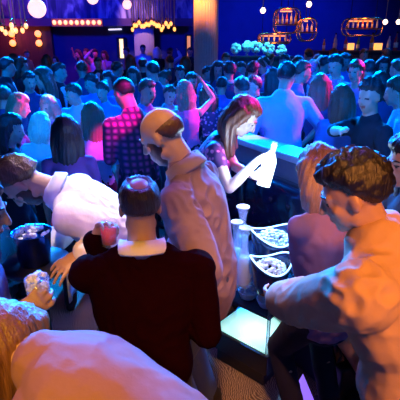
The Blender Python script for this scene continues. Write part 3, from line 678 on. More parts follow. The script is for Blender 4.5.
for i in range(6):
    w = (bx1 - bx0) / 6; d_ = mesh_obj('door', *box((-(bx1 - bx0) / 2 + w * (i + .5), -.262, bz / 2), (w - .03, .024, bz - .2), None, .008), M_WOOD, o, smooth=False)
    mesh_obj('handle', *tube([(-(bx1 - bx0) / 2 + w * (i + .9), -.29, 1.2), (-(bx1 - bx0) / 2 + w * (i + .9), -.29, 1.4)], [.01, .01], n=8), M_BRASS, d_)
for i, (x, k, sc, lab) in enumerate(((323.5, 'amber', .9, 'glowing amber bottle at the left end of the back bar'), (334.5, 'clear', 1.25, 'tall clear bottle on the back bar below the gap between cages'), (345, 'red', 1.1, 'reddish bottle on the back bar beneath the left end of the wide cage'),
        (357.5, 'green', 1.05, 'dark green bottle on the back bar beneath the wide cage'), (371, 'amber', 1.3, 'tall amber bottle on the back bar beside the amber box'), (388, 'clear', 1.15, 'clear bottle on the back bar below the amber round bulb'), (395, 'red', 1.35, 'tallest dark red bottle on the back bar at the right edge'))):
    q = at_y(x, 50, 10.85); bottle((q[0], 10.85, bz), k, lab, 'bottles on the back bar', sc)
for x, w, lab in ((377.5, .17, 'amber glowing box on the back bar beside the tall amber bottle'), (350.5, .13, 'small amber glowing box on the back bar beneath the wide cage')):
    q = at_y(x, 50, 10.85); o = empty('lantern', (q[0], 10.85, bz), 0, lab, 'lantern')
    mesh_obj('shade', *box((0, 0, .09), (w, .1, .15), None, .01), mat('amber_lantern', (1, .6, .25), emit=(1, .4, .08), es=1.6), o); mesh_obj('base', *box((0, 0, .0075), (w + .01, .11, .015)), M_BRASS, o)
# flowers on a counter
fz = at_y(250, 56, 10.3)[2]; fx0, fx1 = at_y(230, 56, 10.3)[0], at_y(292, 56, 10.3)[0]
o = empty('flower_counter', ((fx0 + fx1) / 2, 10.35, 0), 0, 'dark waist-up counter carrying cyan-lit flowers right of the column', 'counter')
mesh_obj('body', *box((0, 0, fz / 2 - .02), (fx1 - fx0, .4, fz - .04)), M_DARK, o, smooth=False); mesh_obj('top', *box((0, 0, fz - .02), (fx1 - fx0 + .06, .46, .04)), M_DARK, o, smooth=False)
M_FLOW = mat('white_petals', (.85, .9, .9), .7)
for j, (x, y, r, lab) in enumerate(((236, 48.5, .09, 'white flower bouquet lit cyan, nearest the fluted column'), (247, 46.5, .1, 'brightest white flower bouquet, left one of the middle pair'), (256, 47, .1, 'bright white flower bouquet, right one of the middle pair'), (268, 48.5, .11, 'white flower bouquet lit cyan beneath the low cage'), (281, 50, .09, 'dim bluish flower bouquet at the right end of the counter'))):
    q = at_y(x, y, 10.3); o = empty('flower_bouquet', (q[0], 10.3, fz), 0, lab, 'flowers', 'bouquets on the dark counter'); h = max(q[2] - fz, .1)
    mesh_obj('vase', *lathe([(.03, 0), (.045, .01), (.03, h * .5), (.045, h * .8), (.035, h * .8), (.02, h * .5), (.0, .02)], n=16), M_GLASS, o)
    rf = random.Random(j); pcs = []
    for k in range(26):
        d = unit(V(rf.gauss(0, 1), rf.gauss(0, 1), rf.gauss(.35, 1))); pcs.append(ell(V(0, 0, h) + d * r * V(1.1, .9, .9), rf.uniform(.028, .05), None, 8, 6))
    mesh_obj('blossoms', *join(pcs), M_FLOW, o)
# candle between the buckets
o = empty('votive_candle', at_z(258, 284, TZ), 0, 'small lit votive candle in glass beside the nearer champagne bucket', 'candle')
mesh_obj('holder', *lathe([(.02, 0), (.028, .004), (.032, .06), (.029, .06), (.025, .008), (.0, .006)], n=20), M_GLASS, o)
mesh_obj('wax', *lathe([(.0, .008), (.024, .008), (.026, .035), (.0, .036)], n=18), mat('wax', (.9, .8, .6), .5, emit=(1, .4, .1), es=.6), o)
mesh_obj('flame', *lathe([(.0, .037), (.006, .045), (.007, .055), (.0, .075)], n=10), M_BULB, o)

# ------------------------------------------------------------------ people near the camera
SK1, SK2, SK3 = (.62, .40, .29), (.50, .30, .21), (.42, .25, .17)
def hero(label, px, py, d, rz, p, seed, arms=None, voxel=.0075):
    rz = math.radians(rz); R = Rz(rz); T = at_depth(px, py, d); p = dict(p)
    for _ in range(4):
        s = Skel(p); dz = T[2] - s.hc[2]
        pel = list(p.get('pel', (0, 0, .92)))
        if dz < 0 or pel[2] < .92: pel[2] = min(.92, pel[2] + dz / s.k); p['pel'] = tuple(pel)
        else: p['H'] = p.get('H', 1.75) * T[2] / s.hc[2]
    hw = R @ s.hc; root = V(T[0] - hw[0], T[1] - hw[1], 0)
    for sd, a in (arms or {}).items():
        q = dict(a)
        if 'to' in q: q['to'] = R.T @ (np.asarray(q['to']) - root)
        for key in ('pole', 'fd', 'pn'):
            if key in q: q[key] = R.T @ np.asarray(q[key], float)
        p['arm' + sd] = q
    o = empty('person', root, rz, label, 'person')
    sk, parts = build_person(p, o, seed, True, voxel)
    print('HERO', label[:30], 'H %.2f pel %.2f root %.2f %.2f' % (p.get('H', 1.75), p.get('pel', (0, 0, .92))[2], root[0], root[1]))
    W = lambda q: R @ np.asarray(q) + root
    return o, sk, parts, W
# man with his back to the camera
h3, s3, q3, W3 = hero('man in dark maroon sweater with his back to the camera and thinning crown', 140, 207, 1.62, 6,
    dict(H=1.6, lean=9, head=(4, 12, 0), skin=SK3, broad=1.17, hair=dict(style='tonsure', col=(.03, .016, .012)),
         top=dict(name='sweater', mat=M_KNIT, col=(.009, .0007, .002), sleeve=1.0, pad=.02, neck=.485, cr=1.22, collar=(.75, .72, .75), fold=.007), bottom=dict(kind='trousers', col=(.012, .012, .02))), 1,
    {'L': dict(to=at_depth(94, 241, 1.73), pole=(.25, -.3, -1), fd=unit(at_depth(108, 218, 1.71) - at_depth(94, 241, 1.73)), pn=(.75, -.55, .1), curl=.75, thumb=.8),
     'R': dict(to=at_depth(165, 296, 1.75), pole=(.35, -.4, -1))}, .006)
# tall bald man in profile
h4, s4, q4, W4 = hero('balding bearded man in pale mauve shirt looking down in profile', 162, 137, 1.94, 76,
    dict(H=1.8, lean=13, head=(-4, 30, 0), skin=SK1, broad=1.06, beard=(.09, .04, .025), hair=dict(style='fringe', col=(.12, .055, .03)),
         top=dict(col=(.23, .165, .26), sleeve=1.0, pad=.022, collar=(.36, .28, .33), cu=.018, neck=.545, hem=-.1, fold=.013), bottom=dict(kind='trousers', col=(.05, .07, .16))), 2,
    {'L': dict(to=at_depth(198, 292, 1.98), pole=(.6, -.9, -.2), fwd=.0), 'R': dict(to=at_depth(168, 285, 2.25), pole=(.3, 1, -.3))}, .0075)
# man in the white shirt, bent over the high table
h2, s2, q2, W2 = hero('brown-haired man in bright white shirt bending far over the high table', 23, 183, 2.14, 100,
    dict(H=1.8, lean=50, head=(0, 62, 0), skin=SK2, broad=1.1, beard=(.05, .025, .016), hair=dict(style='quiff', col=(.085, .035, .016), vol=.9),
         top=dict(col=(.88, .84, .86), sleeve=.95, pad=.028, collar=(.88, .84, .86), cu=.022, neck=.545, hem=-.08, fold=.01), bottom=dict(kind='trousers', col=(.03, .05, .12))), 3,
    {'L': dict(to=at_depth(80, 253, 1.98), pole=(.9, -.2, -.6), fd=unit(at_depth(54, 273, 1.92) - at_depth(80, 253, 1.98)), pn=(-.2, .2, -1), curl=.25, thumb=.3),
     'R': dict(to=at_depth(38, 256, 2.4), pole=(.2, 1, -.4))}, .006)
a, w = s2.el['L'], s2.wr['L']; u = unit(w - a); c = w - u * .012
mesh_obj('bracelet', *join([ell(c + Rz(0) @ (math.cos(t) * unit(np.cross(u, V(0, 0, 1))) + math.sin(t) * np.cross(u, unit(np.cross(u, V(0, 0, 1))))) * .034, .008, None, 8, 6) for t in np.linspace(0, 2 * PI, 15)[:-1]]), mat('gold_beads', (.85, .55, .2), .25, 1), h2)
# figure cut by the left edge
h1, s1, q1, W1 = hero('shadowy man at the left edge in dark glittery jacket holding a glass of ice', -24, 212, 1.5, -78,
    dict(H=1.75, lean=6, head=(0, 12, 0), skin=SK2, hair=dict(style='short', col=(.02, .015, .015)),
         top=dict(name='jacket', col=(.16, .12, .16), mat=M_BLOTCH, sleeve=.95, pad=.022, fold=.008), bottom=dict(kind='trousers', col=(.015, .015, .02))), 4,
    {'R': dict(to=at_depth(16, 314, 1.46), pole=(-1, .2, -.6), fd=unit(at_depth(46, 298, 1.47) - at_depth(16, 314, 1.46)), pn=(.2, .95, .15), curl=.62, thumb=.7),
     'L': dict(to=at_depth(0, 300, 1.75), pole=(-.6, .6, -1))}, .006)
# person bending in front at the lower left
h7, s7, q7, W7 = hero('woman with long tousled brown hair bent double at the lower left corner', -8, 343, 1.28, 68,
    dict(H=1.62, fem=True, lean=73, head=(0, 78, 0), skin=SK1, broad=.9, hair=dict(style='wavy', col=(.24, .11, .035), len=.46, vol=1.08),
         top=dict(name='blouse', col=(.36, .19, .15), sleeve=.95, pad=.03, hem=-.1, fold=.012), bottom=dict(kind='trousers', col=(.02, .02, .03))), 5,
    {'L': dict(fwd=.08, up=-.02, to=at_depth(-60, 520, 1.0), pole=(-.3, -.4, -1)), 'R': dict(fwd=.1, up=-.03, to=at_depth(30, 500, 1.3), pole=(.5, .4, -1))}, .0075)
# person in the orange-lit shirt at the right
h5, s5, q5, W5 = hero('dark-haired person in loose tan shirt leaning in from the lower right', 352, 196, 1.42, 50,
    dict(H=1.76, lean=24, head=(22, 24, 0), skin=SK2, broad=1.22, hair=dict(style='short', col=(.007, .004, .005), vol=1.7),
         top=dict(col=(.6, .38, .22), sleeve=.9, pad=.045, hem=.06, flare=.1, fold=.016), bottom=dict(kind='trousers', col=(.05, .02, .035), waist=.2)), 6,
    {'L': dict(to=at_depth(268, 300, 1.85), pole=(-.3, -.6, -1), curl=.4), 'R': dict(to=at_depth(362, 300, 1.72), pole=(1, .3, -1))}, .0075)
# fluffy haired person beyond them
h9, s9, q9, W9 = hero('woman with fluffy light brown hair in violet top beside the drinks stand', 319, 174, 2.1, 18,
    dict(H=1.68, fem=True, lean=12, head=(10, 22, 0), skin=SK1, hair=dict(style='bob', col=(.42, .24, .15), vol=1.35, len=.24),
         top=dict(col=(.30, .16, .34), sleeve=.95, pad=.02, fold=.01), bottom=dict(kind='trousers', col=(.03, .02, .04))), 7,
    {'L': dict(to=at_depth(312, 262, 2.4), pole=(-.3, -.8, -.5), curl=.4), 'R': dict(to=at_depth(334, 268, 2.4), pole=(.8, .4, -.6))}, .009)
# dark woman at the right edge
h6, s6, q6, W6 = hero('woman in black with long black hair at the right edge of the photo', 409, 162, 1.98, 98,
    dict(H=1.72, fem=True, lean=4, head=(0, 12, 0), skin=SK1, hair=dict(style='long', col=(.006, .004, .008), len=.42, vol=1.1),
         top=dict(name='blouse', col=(.02, .012, .02), sleeve=.95, pad=.016), bottom=dict(kind='skirt', col=(.015, .01, .02))), 8,
    {}, .009)
# woman leaning over the banquette
h8, s8, q8, W8 = hero('woman with long auburn hair leaning right and gripping a glowing white bottle', 243, 118, 2.92, -100,
    dict(H=1.72, fem=True, lean=24, head=(0, 38, 0), skin=(.72, .5, .4), hair=dict(style='long', col=(.16, .045, .02), len=.36, vol=1.05),
         top=dict(name='top', col=(.75, .22, .5), mat=M_BLOTCH, sleeve=.2, pad=.014, neck=.47), bottom=dict(kind='skirt', col=(.02, .02, .04))), 9,
    {'R': dict(to=at_depth(258, 160, 2.72), pole=(-.4, -.6, -1), fd=(.95, -.05, .25), pn=(-.1, .95, .1), curl=.7, thumb=.7),
     'L': dict(to=at_depth(253, 176, 2.76), pole=(-.3, .4, -1), fd=(.95, -.05, -.05), pn=(.1, .95, .1), curl=.7, thumb=.7)}, .0065)
# things they hold
def hand_pt(s, W, sd, up=.06, out=.045, k=1.0):
    a = s.p['arm' + sd]; X = unit(a['fd']); Z = unit(np.asarray(a['pn']) - X * np.dot(a['pn'], X)); return W(s.wr[sd] + (X * .08 + Z * out) * s.k)
c = hand_pt(s3, W3, 'L', out=.05)
o = empty('tumbler', c - V(0, 0, .055), 0, 'red drink in a small tumbler raised by the man in maroon', 'drink')
mesh_obj('glass', *lathe([(.026, 0), (.03, .004), (.036, .105), (.034, .105), (.028, .01), (.0, .008)], n=24), M_TUMB, o)
mesh_obj('drink', *lathe([(.0, .011), (.027, .012), (.032, .08), (.0, .081)], n=24), mat('red_drink', (.85, .01, .05), .3, noise_amt=.0), o)
c = hand_pt(s1, W1, 'R', out=.048)
o = empty('tumbler', c - V(0, 0, .05), 0, 'tumbler packed with ice held in an orange-lit fist at the left', 'drink')
mesh_obj('glass', *lathe([(.032, 0), (.036, .004), (.042, .12), (.0395, .12), (.034, .01), (.0, .008)], n=24), M_GLASS, o)
ice_heap('ice', (0, 0, .03), .028, 14, None, None, .02, 11, o, .4); ice_heap('ice', (0, 0, .08), .03, 16, None, None, .022, 12, o, .5); ice_heap('ice', (0, 0, .115), .028, 12, None, None, .02, 13, o, .7)
b0, b1_ = at_depth(263, 186, 2.72), at_depth(275, 143, 2.72); ax = unit(b1_ - b0); L_ = np.linalg.norm(b1_ - b0) / .305
o = empty('bottle', b0, 0, 'bottle glowing white held out over the black banquette', 'bottle')
zq = V(0, 0, 1); o.rotation_mode = 'QUATERNION'; o.rotation_quaternion = Vector((0, 0, 1)).rotation_difference(Vector(ax)); o.scale = (1.15, 1.15, L_)
mesh_obj('glass', *lathe(BOT, n=24), mat('glowing_bottle', (.9, .97, 1), .2, emit=(.7, .86, 1), es=5), o)
mesh_obj('cap', *lathe([(.0165, .285), (.0175, .287), (.0175, .31), (.0, .312)], n=16), M_WHITE, o)
# napkin over the edge of the high table
nv = []; nf = []; E = HT + V(.13, -.06, 1.004)
for i in range(9):
    for j in range(7):
        u, v_ = i / 8, j / 6 - .5; out = min(u, .3) / .3 * .06; dn = max(0, u - .3) * .24
        nv.append(E + V(out + .006 * math.sin(j * 1.7) * u, v_ * .15 * (1 + .1 * u) , .002 - dn + .004 * math.sin(j * 2.1 + i) * (u < .3)))
for i in range(8):
    for j in range(6): nf.append((i * 7 + j, i * 7 + j + 1, (i + 1) * 7 + j + 1, (i + 1) * 7 + j))
o = mesh_obj('napkin', nv, nf, mat('linen', (.55, .7, .85), .8)); m_ = o.modifiers.new('t', 'SOLIDIFY'); m_.thickness = .003
tag(o, 'pale blue-lit napkin hanging from the edge of the high table', 'napkin')

# ------------------------------------------------------------------ the crowd
T_ = dict
PROTO = {
 'm1': T_(H=1.76, lean=4, head=(8, 10, 0), hair=T_(style='short', col=(0, 0, 0)), top=T_(col=(0, 0, 0), sleeve=.5), armL=T_(to=(-.2, .28, 1.05)), armR=T_(to=(.27, .06, .88))),
 'm2': T_(H=1.76, lean=5, head=(-15, 5, 4), hair=T_(style='quiff', col=(0, 0, 0)), top=T_(col=(0, 0, 0), sleeve=.95, collar=(.5, .5, .5)), armR=T_(to=(.2, .34, 1.7), pole=(1, -.2, -.6)), armL=T_(to=(-.26, .1, .9))),
 'm3': T_(H=1.78, lean=3, head=(14, 6, 0), broad=1.05, hair=T_(style='short', col=(0, 0, 0)), top=T_(name='jacket', col=(0, 0, 0), sleeve=.97, pad=.026, front=(.7, .7, .75)), armL=T_(to=(-.16, .3, 1.12)), armR=T_(to=(.28, .08, .88))),
 'm4': T_(H=1.8, lean=8, head=(-38, 12, 0), broad=1.15, hair=T_(style='short', col=(0, 0, 0)), top=T_(col=(0, 0, 0), sleeve=.55, pad=.02), armL=T_(to=(-.22, .32, 1.1)), armR=T_(to=(.3, .2, 1.0), pole=(1, -.6, .2))),
 'm5': T_(H=1.75, lean=14, head=(20, 26, 0), hair=T_(style='buzz', col=(0, 0, 0)), top=T_(col=(0, 0, 0), sleeve=.95, mat=M_PLAID), armL=T_(to=(-.1, .34, 1.16)), armR=T_(to=(.12, .36, 1.12))),
 'm6': T_(H=1.75, lean=6, head=(30, 8, 0), hair=T_(style='short', col=(0, 0, 0), vol=1.4), top=T_(col=(0, 0, 0), sleeve=.5), armR=T_(to=(-.14, .36, 1.4), pole=(1, .2, -.3)), armL=T_(to=(-.24, .3, 1.2))),
 'f1': T_(H=1.66, fem=True, lean=4, head=(10, 8, 0), hair=T_(style='long', col=(0, 0, 0), len=.44), top=T_(col=(0, 0, 0), sleeve=.4, neck=.49)),
 'f2': T_(H=1.66, fem=True, lean=4, head=(-20, 8, 0), hair=T_(style='bob', col=(0, 0, 0), len=.25, vol=1.05), top=T_(col=(0, 0, 0), sleeve=.3, neck=.49), armR=T_(to=(.12, .3, 1.08))),
 'f3': T_(H=1.68, fem=True, lean=8, head=(25, 14, 6), hair=T_(style='wavy', col=(0, 0, 0), len=.42), top=T_(col=(0, 0, 0), sleeve=0, strap=True, neck=.44), armR=T_(to=(.24, .22, 1.66), pole=(1, 0, -.4))),
 'f4': T_(H=1.66, fem=True, lean=5, head=(-12, 8, 0), hair=T_(style='bun', col=(0, 0, 0)), top=T_(col=(0, 0, 0), sleeve=.9), armL=T_(to=(-.1, .3, 1.1)), bottom=T_(kind='skirt', col=(.03, .03, .05))),
 'f5': T_(H=1.67, fem=True, lean=3, head=(16, 4, 0), hair=T_(style='pony', col=(0, 0, 0)), top=T_(col=(0, 0, 0), sleeve=0, strap=True, neck=.45), bottom=T_(kind='skirt', col=(.05, .02, .05))),
 'f6': T_(H=1.66, fem=True, lean=6, head=(-8, 18, -5), hair=T_(style='wavy', col=(0, 0, 0), len=.5, vol=1.1), top=T_(col=(0, 0, 0), sleeve=.5, mat=M_BLOTCH, neck=.5), armL=T_(to=(-.12, .32, 1.14))),
}
pobj = {}
CPAL = {'skin': SK1}
placed = []
for q in (W1, W2, W3, W4, W5, W6, W7, W8, W9): placed.append(tuple(q(V(0, 0, 0))[:2]))
def clash(x, y, d=.5):
    for a, b in placed:
        if (a - x) ** 2 + (b - y) ** 2 < d * d: return True
    t = np.dot(V(x, y, 0) - W0, WD); off = np.dot(V(x, y, 0) - W0, WN)
    return (-1.15 < t < 2.6 and -.45 < off < .75) or (y > 10.2 and x > bx0 - .3) or (y > 9.7 and fx0 - .3 < x < fx1 + .3)
def crowd(px, py, d, kind, yaw, hair, top, label, z0=0.0, group=None, bottom=None, skin=None):
    first = kind not in pobj
    if first:
        r = empty('person'); p = PROTO[kind]; s, parts = build_person(p, r, len(pobj) * 3.1, False, .0145); pobj[kind] = (r, s)
    src, s = pobj[kind]
    R = Rz(math.radians(yaw))
    best = None
    for dd in (0, .1, -.1, .2, -.2, .3, -.3, .4, -.4, .5, -.5, .6, -.6, .7, .8, -.7, .9, 1.0, -.8, 1.1, 1.25, 1.4, 1.6, 1.8):
        T = at_depth(px, py, d + dd); sc = min(max((T[2] - z0) / s.hc[2], .87), 1.1); h = R @ s.hc * sc; x, y = T[0] - h[0], T[1] - h[1]
        if not clash(x, y): best = (x, y, sc, dd, (T[2] - z0) / s.hc[2]); break
    if best is None: print('NOPLACE', label); best = (x, y, sc, dd, 0)
    x, y, sc, dd, raw = best; placed.append((x, y))
    if abs(raw - sc) > .02 or abs(dd) > .5: print('CROWD', label[:40], 'raw %.2f dd %.2f' % (raw, dd))
    if first: r = src; chs = list(src.children)
    else:
        r = src.copy(); COL.objects.link(r); chs = []
        for ch in src.children: c = ch.copy(); COL.objects.link(c); c.parent = r; chs.append(c)
    for c in chs:
        n = c.name.split('.')[0]
        if n == 'hair': c.color = (*hair, 1)
        elif n in ('shirt', 'jacket', 'top'): c.color = (*top, 1)
        elif n == 'body' and skin: c.color = (*skin, 1)
    r.location = (x, y, z0); r.rotation_euler = (0, 0, math.radians(yaw)); r.scale = (sc,) * 3
    tag(r, label, 'person', group); return r
BK, BR, LB, BL, RD, GR = (.015, .012, .015), (.07, .035, .02), (.3, .17, .09), (.95, .85, .62), (.2, .05, .03), (.05, .04, .04)
w, g, bk, nv_, pk, bl, lb_, te, rd, pu = (.75, .75, .78), (.3, .3, .34), (.02, .02, .03), (.04, .06, .16), (.7, .2, .45), (.12, .22, .6), (.4, .6, .85), (.15, .5, .5), (.5, .06, .08), (.3, .12, .5)
G = 'crowd on the dance floor'
CR = [
 # front rows
 (13, 130, 3.3, 'f2', -80, BK, bk, 'woman with dark fringe in profile at the left edge above the bent man'),
 (42, 127, 3.45, 'f2', 0, BL, w, 'woman with pale blonde bob in white top behind the bent man'),
 (66, 132, 3.15, 'f1', 10, (.06, .02, .03), pu, 'woman with long straight dark hair seen from behind, right of the blonde bob'),
 (92, 116, 3.9, 'f1', 20, LB, lb_, 'woman with long light brown hair from behind, left of the plaid shirt'),
 (20, 107, 4.2, 'f6', -60, LB, bl, 'woman with wavy brown hair facing right at the left side of the crowd'),
 (48, 107, 4.25, 'f1', 150, (.5, .28, .22), pk, 'woman with long pinkish blonde hair facing the camera above the blonde bob'),
 (73, 95, 4.6, 'm4', 165, BK, lb_, 'dark-haired man in pale blue shirt facing the camera above the dark long hair'),
 (124, 94, 3.95, 'm5', 28, BK, (.55, .08, .3), 'man with short black hair in magenta plaid shirt from behind'),
 (148, 92, 4.5, 'm1', -140, BR, bl, 'brown-haired man in blue tee facing right beside the plaid shirt'),
 (184, 92, 3.4, 'f3', 15, (.32, .18, .12), pk, 'woman with long light hair and arm raised behind the balding man'),
 (207, 95, 3.75, 'f6', 30, BR, (.85, .35, .6), 'woman in bright pink patterned top between balding man and auburn hair'),
 (241, 89, 4.4, 'm1', 20, BK, bl, 'man whose dark head shows just above the auburn-haired woman'),
 (287, 77, 4.5, 'm4', 5, BK, (.3, .55, .85), 'broad man in light blue tee with his back turned beyond the pale ledge'),
 (253, 87, 5.0, 'm3', 100, BK, bk, 'man in dark jacket left of the broad light blue back'),
 (320, 87, 4.4, 'f1', -8, RD, nv_, 'woman with long reddish hair from behind, right of the broad blue back'),
 (341, 99, 4.1, 'f1', -5, RD, bl, 'woman with red hair in blue top left of the outstretched arm'),
 (369, 97, 3.8, 'm6', 100, BK, bk, 'dark-haired man stretching a bare forearm to the left at right of crowd'),
 (396, 93, 3.9, 'f4', 75, BR, lb_, 'woman with pinned-up hair in pale top at the right edge of the crowd'),
 (356, 67, 5.3, 'f5', 120, BR, pk, 'woman with ponytail and pink straps beyond the red-haired woman'),
 (335, 67, 5.4, 'm2', 150, BK, pk, 'man in pink shirt raising his right hand behind the red-haired woman'),
 (303, 73, 5.2, 'm1', -95, BR, bl, 'man in blue tee in right profile just behind the broad blue back'),
 (313, 70, 6.0, 'm3', 150, BK, nv_, 'man in navy jacket and white shirt facing out behind the reddish hair'),
 (380, 84, 5.0, 'f2', -10, BK, nv_, 'woman with black bob and navy top behind the outstretched arm'),
 (272, 78, 5.4, 'f1', 10, BK, bk, 'woman with long black hair and black top left of the broad blue back'),
 (170, 99, 4.9, 'm4', -120, BR, g, 'grey-shirted man mostly hidden above the balding head'),
 (102, 92, 5.1, 'f4', 170, BK, bl, 'woman with a dark bun left of the magenta plaid shirt'),
 (5, 98, 4.8, 'm1', 0, BR, nv_, 'brown-haired man in navy tee cut by the left edge, behind the wavy hair'),
 (222, 86, 5.0, 'm1', -25, BK, pu, 'man in violet tee up and left of the auburn hair'),
 # middle rows
 (8, 68, 6.2, 'm3', -70, BK, bk, 'man in dark suit with white shirt front at the left edge'),
 (30, 82, 5.6, 'm1', -150, BK, nv_, 'man in navy tee facing out below the left sconce'),
 (43, 79, 5.7, 'f1', 100, BR, bl, 'woman with long brown hair in blue below the right sconce'),
 (60, 73, 5.9, 'm3', -120, BK, bk, 'man in black suit and white shirt facing the camera below the wood wall'),
 (91, 84, 5.8, 'm4', 170, BK, bl, 'dark-haired man in blue tee facing the camera below the dark recess'),
 (108, 80, 6.2, 'f1', 160, BK, bl, 'woman with long black hair in blue under the glowing doorway'),
 (82, 70, 7.0, 'm1', 20, BR, nv_, 'man with brown hair under the group on the stage'),
 (133, 76, 6.6, 'f2', 190, BR, nv_, 'woman with brown bob in navy below the fluted wall panel'),
 (152, 72, 6.0, 'm1', 40, BK, nv_, 'large dark-haired man below the pale-haired person on stage'),
 (164, 80, 6.6, 'f4', 120, BR, bl, 'woman with a brown bun in blue below the central pendants'),
 (180, 74, 6.6, 'm3', 170, BK, bk, 'man in black jacket left of the column foot'),
 (192, 82, 5.8, 'f5', 200, BR, pu, 'ponytailed woman in violet straps by the column foot'),
 (208, 74, 7.4, 'm4', -80, BK, bl, 'man in blue tee directly in front of the column'),
 (218, 70, 7.0, 'f1', 170, BK, nv_, 'woman with long black hair just right of the column'),
 (229, 72, 6.4, 'm2', 30, BK, nv_, 'man in navy shirt raising a hand right of the column'),
 (241, 70, 7.2, 'm1', 150, BR, bl, 'man in blue tee beneath the cyan-lit flowers'),
 (253, 71, 6.2, 'm2', -20, BK, bl, 'man in blue shirt raising a hand beneath the cyan-lit flowers'),
 (263, 66, 6.8, 'm4', 80, BR, pk, 'man in pink tee in left profile beneath the low cage'),
 (284, 63, 7.4, 'm3', 120, BK, bk, 'man in black jacket beneath the low cage right end'),
 (298, 61, 7.2, 'f2', 190, BR, nv_, 'woman with brown bob beneath the tall cage'),
 (326, 65, 7.2, 'm1', -90, BK, nv_, 'man in navy tee beneath the gap between the cages'),
 (345, 62, 7.4, 'm1', 185, BR, bl, 'man in blue tee beneath the left end of the wide cage'),
 (368, 70, 6.2, 'm3', -15, BK, nv_, 'man in navy jacket beneath the middle of the wide cage'),
 (383, 66, 7.0, 'f1', 160, BK, bk, 'woman with long black hair under the amber round bulb'),
 (397, 70, 6.0, 'm1', 20, BR, nv_, 'man in navy tee at the right edge under the round bulb'),
 (118, 70, 7.2, 'm4', -20, BK, nv_, 'man in navy tee right below the thin white light tube'),
 (143, 66, 8.0, 'm3', 5, BK, bk, 'man in black jacket in front of the performer stage'),
 (22, 66, 7.4, 'f2', -60, BR, bk, 'woman with brown bob turned right below the left sconce'),
 # far rows
 (14, 60, 10, 'm1', -40, BR, rd, 'small warm-lit man in red tee by the wood wall, leftmost in the far row'),
 (47, 61, 10, 'f1', 0, BR, rd, 'small warm-lit woman in red by the wood wall'),
 (98, 64, 9.5, 'm3', 180, BK, bk, 'small dark-jacketed man far back left of the glowing doorway'),
 (130, 61, 10.5, 'f1', 10, BR, bk, 'small long-haired woman in black far back right of the glowing doorway'),
 (170, 62, 10, 'm1', 10, BK, nv_, 'small man in navy far back beneath the right end of the pendant cluster'),
 (186, 63, 9.5, 'f2', 0, BR, bk, 'small bob-haired woman far back left of the column'),
 (226, 60, 9.2, 'm1', 180, BR, nv_, 'small man in navy far back between column and flowers'),
 (270, 59, 9.4, 'm4', 0, BK, nv_, 'small man in navy far back below the low cage bottles'),
 (308, 56, 9.6, 'm3', 10, BK, bk, 'small dark-jacketed man far back under the narrow cage'),
 (318, 58, 9.2, 'f1', -10, BR, nv_, 'small long-haired woman far back right of the narrow cage'),
 (333, 55, 9.8, 'm1', 5, BK, rd, 'small man in red tee at the back bar by the tall clear bottle'),
 (349, 54, 9.7, 'f4', 0, BR, rd, 'small woman in red with a bun at the back bar'),
 (364, 56, 9.4, 'm3', 170, BK, bk, 'small dark-jacketed man at the back bar by the tall amber bottle'),
 (386, 55, 9.6, 'm1', 5, BR, rd, 'small warm-lit man in red at the right end of the back bar'),
]
for c in CR: crowd(*c, group=G)
S_ = .15; GS = 'people on the stage'
for c in ((27, 54.5, 13.6, 'm4', -100, BR, (.6, .3, .15), 'orange-lit man facing right on the stage between the sconces'), (55, 60, 13.2, 'f1', 160, BR, rd, 'red-lit woman on the stage by the edge of the wood wall'),
          (78, 54, 13.4, 'f3', 120, BR, (.5, .1, .25), 'woman in magenta with arm raised on the stage in front of the dark recess'), (86, 53, 13.6, 'm4', 185, BR, (.6, .2, .4), 'man in pink tee facing out on the stage before the dark recess'),
          (95, 54, 13.4, 'm2', 200, BK, (.7, .65, .8), 'man in pale sleeves raising a hand on the stage'), (104, 55, 13.6, 'f2', 180, BR, (.3, .25, .55), 'bob-haired woman in lilac on the stage left of the doorway'),
          (126, 52, 13.5, 'm1', 120, BR, (.25, .08, .15), 'man on the stage just right of the glowing doorway'), (143, 49.5, 13.5, 'm3', 180, BK, (.5, .6, .75), 'performer in pale jacket before the fluted wall panel'),
          (157, 52, 13.3, 'f2', 30, BL, bk, 'pale blonde person in black on the stage right of the performer'), (170, 53, 13.6, 'm2', -20, BR, (.35, .5, .75), 'man in light blue raising an arm at the stage end'),
          (190, 52, 13.6, 'm1', 180, BR, bk, 'man in black by the narrow amber doorway')):
    crowd(*c, z0=S_, group=GS)

# ------------------------------------------------------------------ light
def lamp(name, typ, loc, to, col, e, size=.1, angle=60, blend=.5):
    L = bpy.data.lights.new(name, typ); L.energy = e; L.color = col
    if typ == 'SPOT': L.spot_size = math.radians(angle); L.spot_blend = blend; L.shadow_soft_size = size
    elif typ == 'AREA': L.size = size
    else: L.shadow_soft_size = size
    o = bpy.data.objects.new(name, L); COL.objects.link(o); o.location = tuple(loc)
    if to is not None: o.rotation_euler = (Vector(to) - Vector(loc)).to_track_quat('-Z', 'Y').to_euler()
    return o
BLUE, CYAN, MAG, WARM = (.0, .15, 1), (.0, .23, 1), (1, .02, .55), (1, .36, .07)
for x in (-5, -1.8, 1.8, 5): lamp('blue_wash', 'SPOT', (x, 11.5, 4.4), (x * .8, 5.0, 1.3), BLUE, 6500, .2, 70, .8)
for x in (-3.5, 0, 3.5): lamp('blue_front', 'SPOT', (x, 3.4, 4.5), (x * 1.3, 6.5, 1.0), BLUE, 650, .3, 80, .8)
for x in (-1.6, 1.2): lamp('blue_near', 'SPOT', (x, .6, 4.5), (x * 1.4, 4.6, 1.4), (.0, .17, 1), 1500, .15, 36, .6)
for x in (-3.2, -.6, 2.2, 4.6): lamp('cyan_back', 'SPOT', (x, 8.8, 3.7), (x * .75, 4.4, 1.6), CYAN, 9500, .08, 34, .5)
